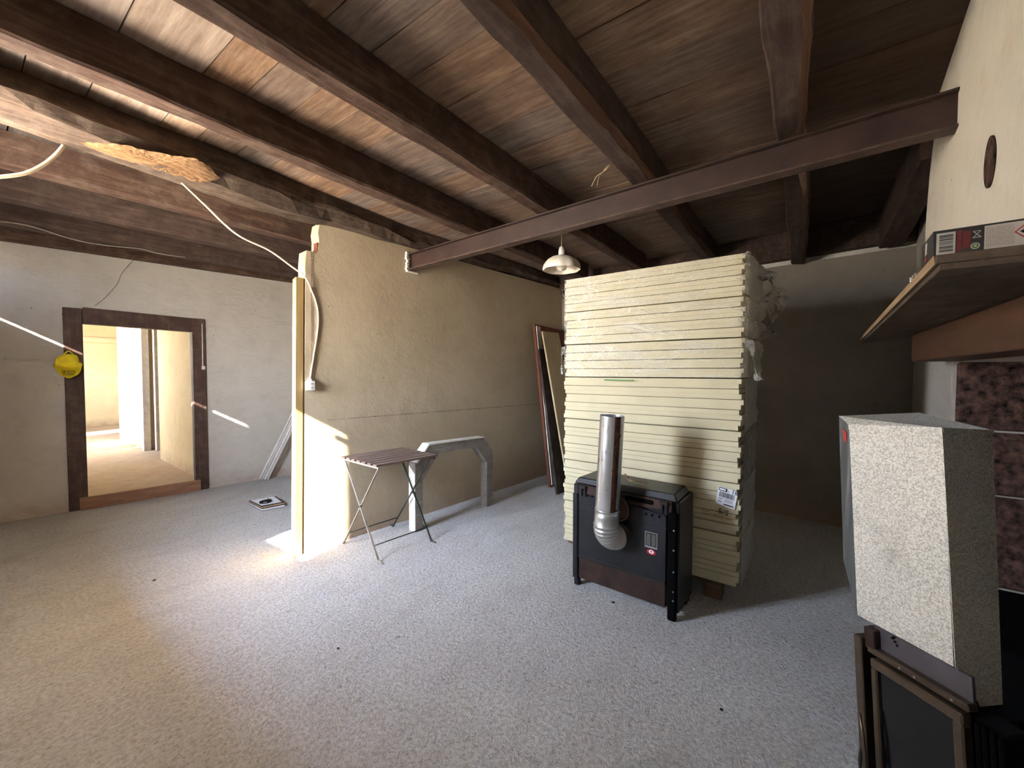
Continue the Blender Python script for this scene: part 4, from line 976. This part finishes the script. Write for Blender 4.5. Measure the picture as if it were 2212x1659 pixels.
# stove body under the hood
sv = empty('fireplace_stove', HP(.1, .2, -1.22), 'dark enclosed stove with a black glass door under the galvanised hood', 'stove'); bpy.context.view_layer.update()
def hbox(a0, a1, b0, b1, u0, u1, mat, nm, bev=.003, lab=None):
    Q = [HP(a0, b0, u0), HP(a1, b0, u0), HP(a1, b1, u0), HP(a0, b1, u0), HP(a0, b0, u1), HP(a1, b0, u1), HP(a1, b1, u1), HP(a0, b1, u1)]
    o = MB().hexa(Q, bev=bev).obj(nm, mat, sv)
    if lab: o['label'] = lab
    return o
UB = -1.195
hbox(-.055, .235, .012, .45, UB, -.735, 'hole', 'body')
hbox(-.03, .225, .002, .012, -.705, -.636, 'stoveplate', 'front_plate', .001)
hbox(-.035, .23, -.022, .012, -.72, -.70, 'stoveframe', 'ledge', .004)
hbox(.205, .24, -.02, .02, -.71, -.645, 'blackrust', 'side_post', .003)
for a in (.13, .09, -.0): disc(HP(a, -.021, -.71), .0035, -BB, .002, 10).obj('screw', 'alu', sv)
for a, u in ((.165, -.645), (.158, -.652), (.152, -.66), (.16, -.64)): disc(HP(a, -.001, u), .0035, -BB, .001, 8).obj('vent_hole', 'hole', sv)
# door: frame bars + glass
fd_ = bpy.data.objects.new('door_frame', None)
dfr = MB()
def dbar(a0, a1, u0, u1, b0=-.04, b1=-.01): 
    dfr.hexa([HP(a0, b0, u0), HP(a1, b0, u0), HP(a1, b1, u0), HP(a0, b1, u0), HP(a0, b0, u1), HP(a1, b0, u1), HP(a1, b1, u1), HP(a0, b1, u1)], bev=.004)
dbar(-.035, .205, -.750, -.722); dbar(-.035, -.010, UB+.05, -.750); dbar(.185, .205, UB+.05, -.75); dbar(-.035, .205, UB+.04, UB+.07)
dfo = dfr.obj('door', 'stoveframe', sv)
sub(MB().hexa([HP(-.012, -.03, UB+.06), HP(.188, -.03, UB+.06), HP(.188, -.02, UB+.06), HP(-.012, -.02, UB+.06), HP(-.012, -.03, -.745), HP(.188, -.03, -.745), HP(.188, -.02, -.745), HP(-.012, -.02, -.745)]).obj('door_glass', 'darkglass'), dfo)
for a in (-.048, -.062, -.078, -.094): hbox(a-.005, a+.005, -.02, .02, UB, -.732, 'hole', 'fluted_post', .003)
hbox(-.10, -.03, -.005, .06, UB, -.728, 'hole', 'corner_post', .004)
hbox(.235, .262, -.035, .30, UB, -.68, 'stoveframe', 'side_cheek', .003)
mb = MB(); mb.tube([P(onb(1857, 1540, -.07)), P(onb(1866, 1600, -.07)), P(onb(1872, 1665, -.07))], .004, 8); mb.obj('handle_rod', 'stoveframe', sv)
mb = MB().lathe([(.0005, -.04), (.004, -.02), (.0055, 0), (.004, .02), (.0005, .04)], P(onb(1858, 1640, -.075)), 16); mb.obj('handle', 'green_steel', sv, smooth=True)

# small debris on the floor
def chip(px, r, mat, name, label, cat, sc=(1, 1, .4), seed=0):
    bm = bmesh.new(); bmesh.ops.create_icosphere(bm, subdivisions=2, radius=r); p = on_z(*px)+UP*r*.3
    for v in bm.verts:
        n_ = 1+.5*noise.noise(v.co*90+Vector((seed, 0, 0))); v.co = Vector((v.co.x*sc[0], v.co.y*sc[1], v.co.z*sc[2]))*n_ + p
    s = MB(); s.bm.free(); s.bm = bm; return s.obj(name, mat, None, label=label, cat=cat)
chip((1325, 1302), .010, 'print', 'coal_crumb', 'black crumb on the floor just in front of the old stove', 'debris', seed=1)
chip((730, 1402), .008, 'shelf', 'dirt_crumb', 'brown crumb alone on the open floor near the bottom left', 'debris', seed=2)
chip((860, 1377), .010, 'wire', 'plaster_crumb', 'flat grey crumb on the open floor in front of the table', 'debris', (1, 1, .2), seed=3)
chip((1558, 1533), .007, 'print', 'dirt_crumb', 'dark speck on the floor left of the glass-doored stove', 'debris', seed=4)
chip((333, 1254), .010, 'shelf', 'dirt_crumb', 'brown speck on the floor left of the sunlit post', 'debris', seed=5)
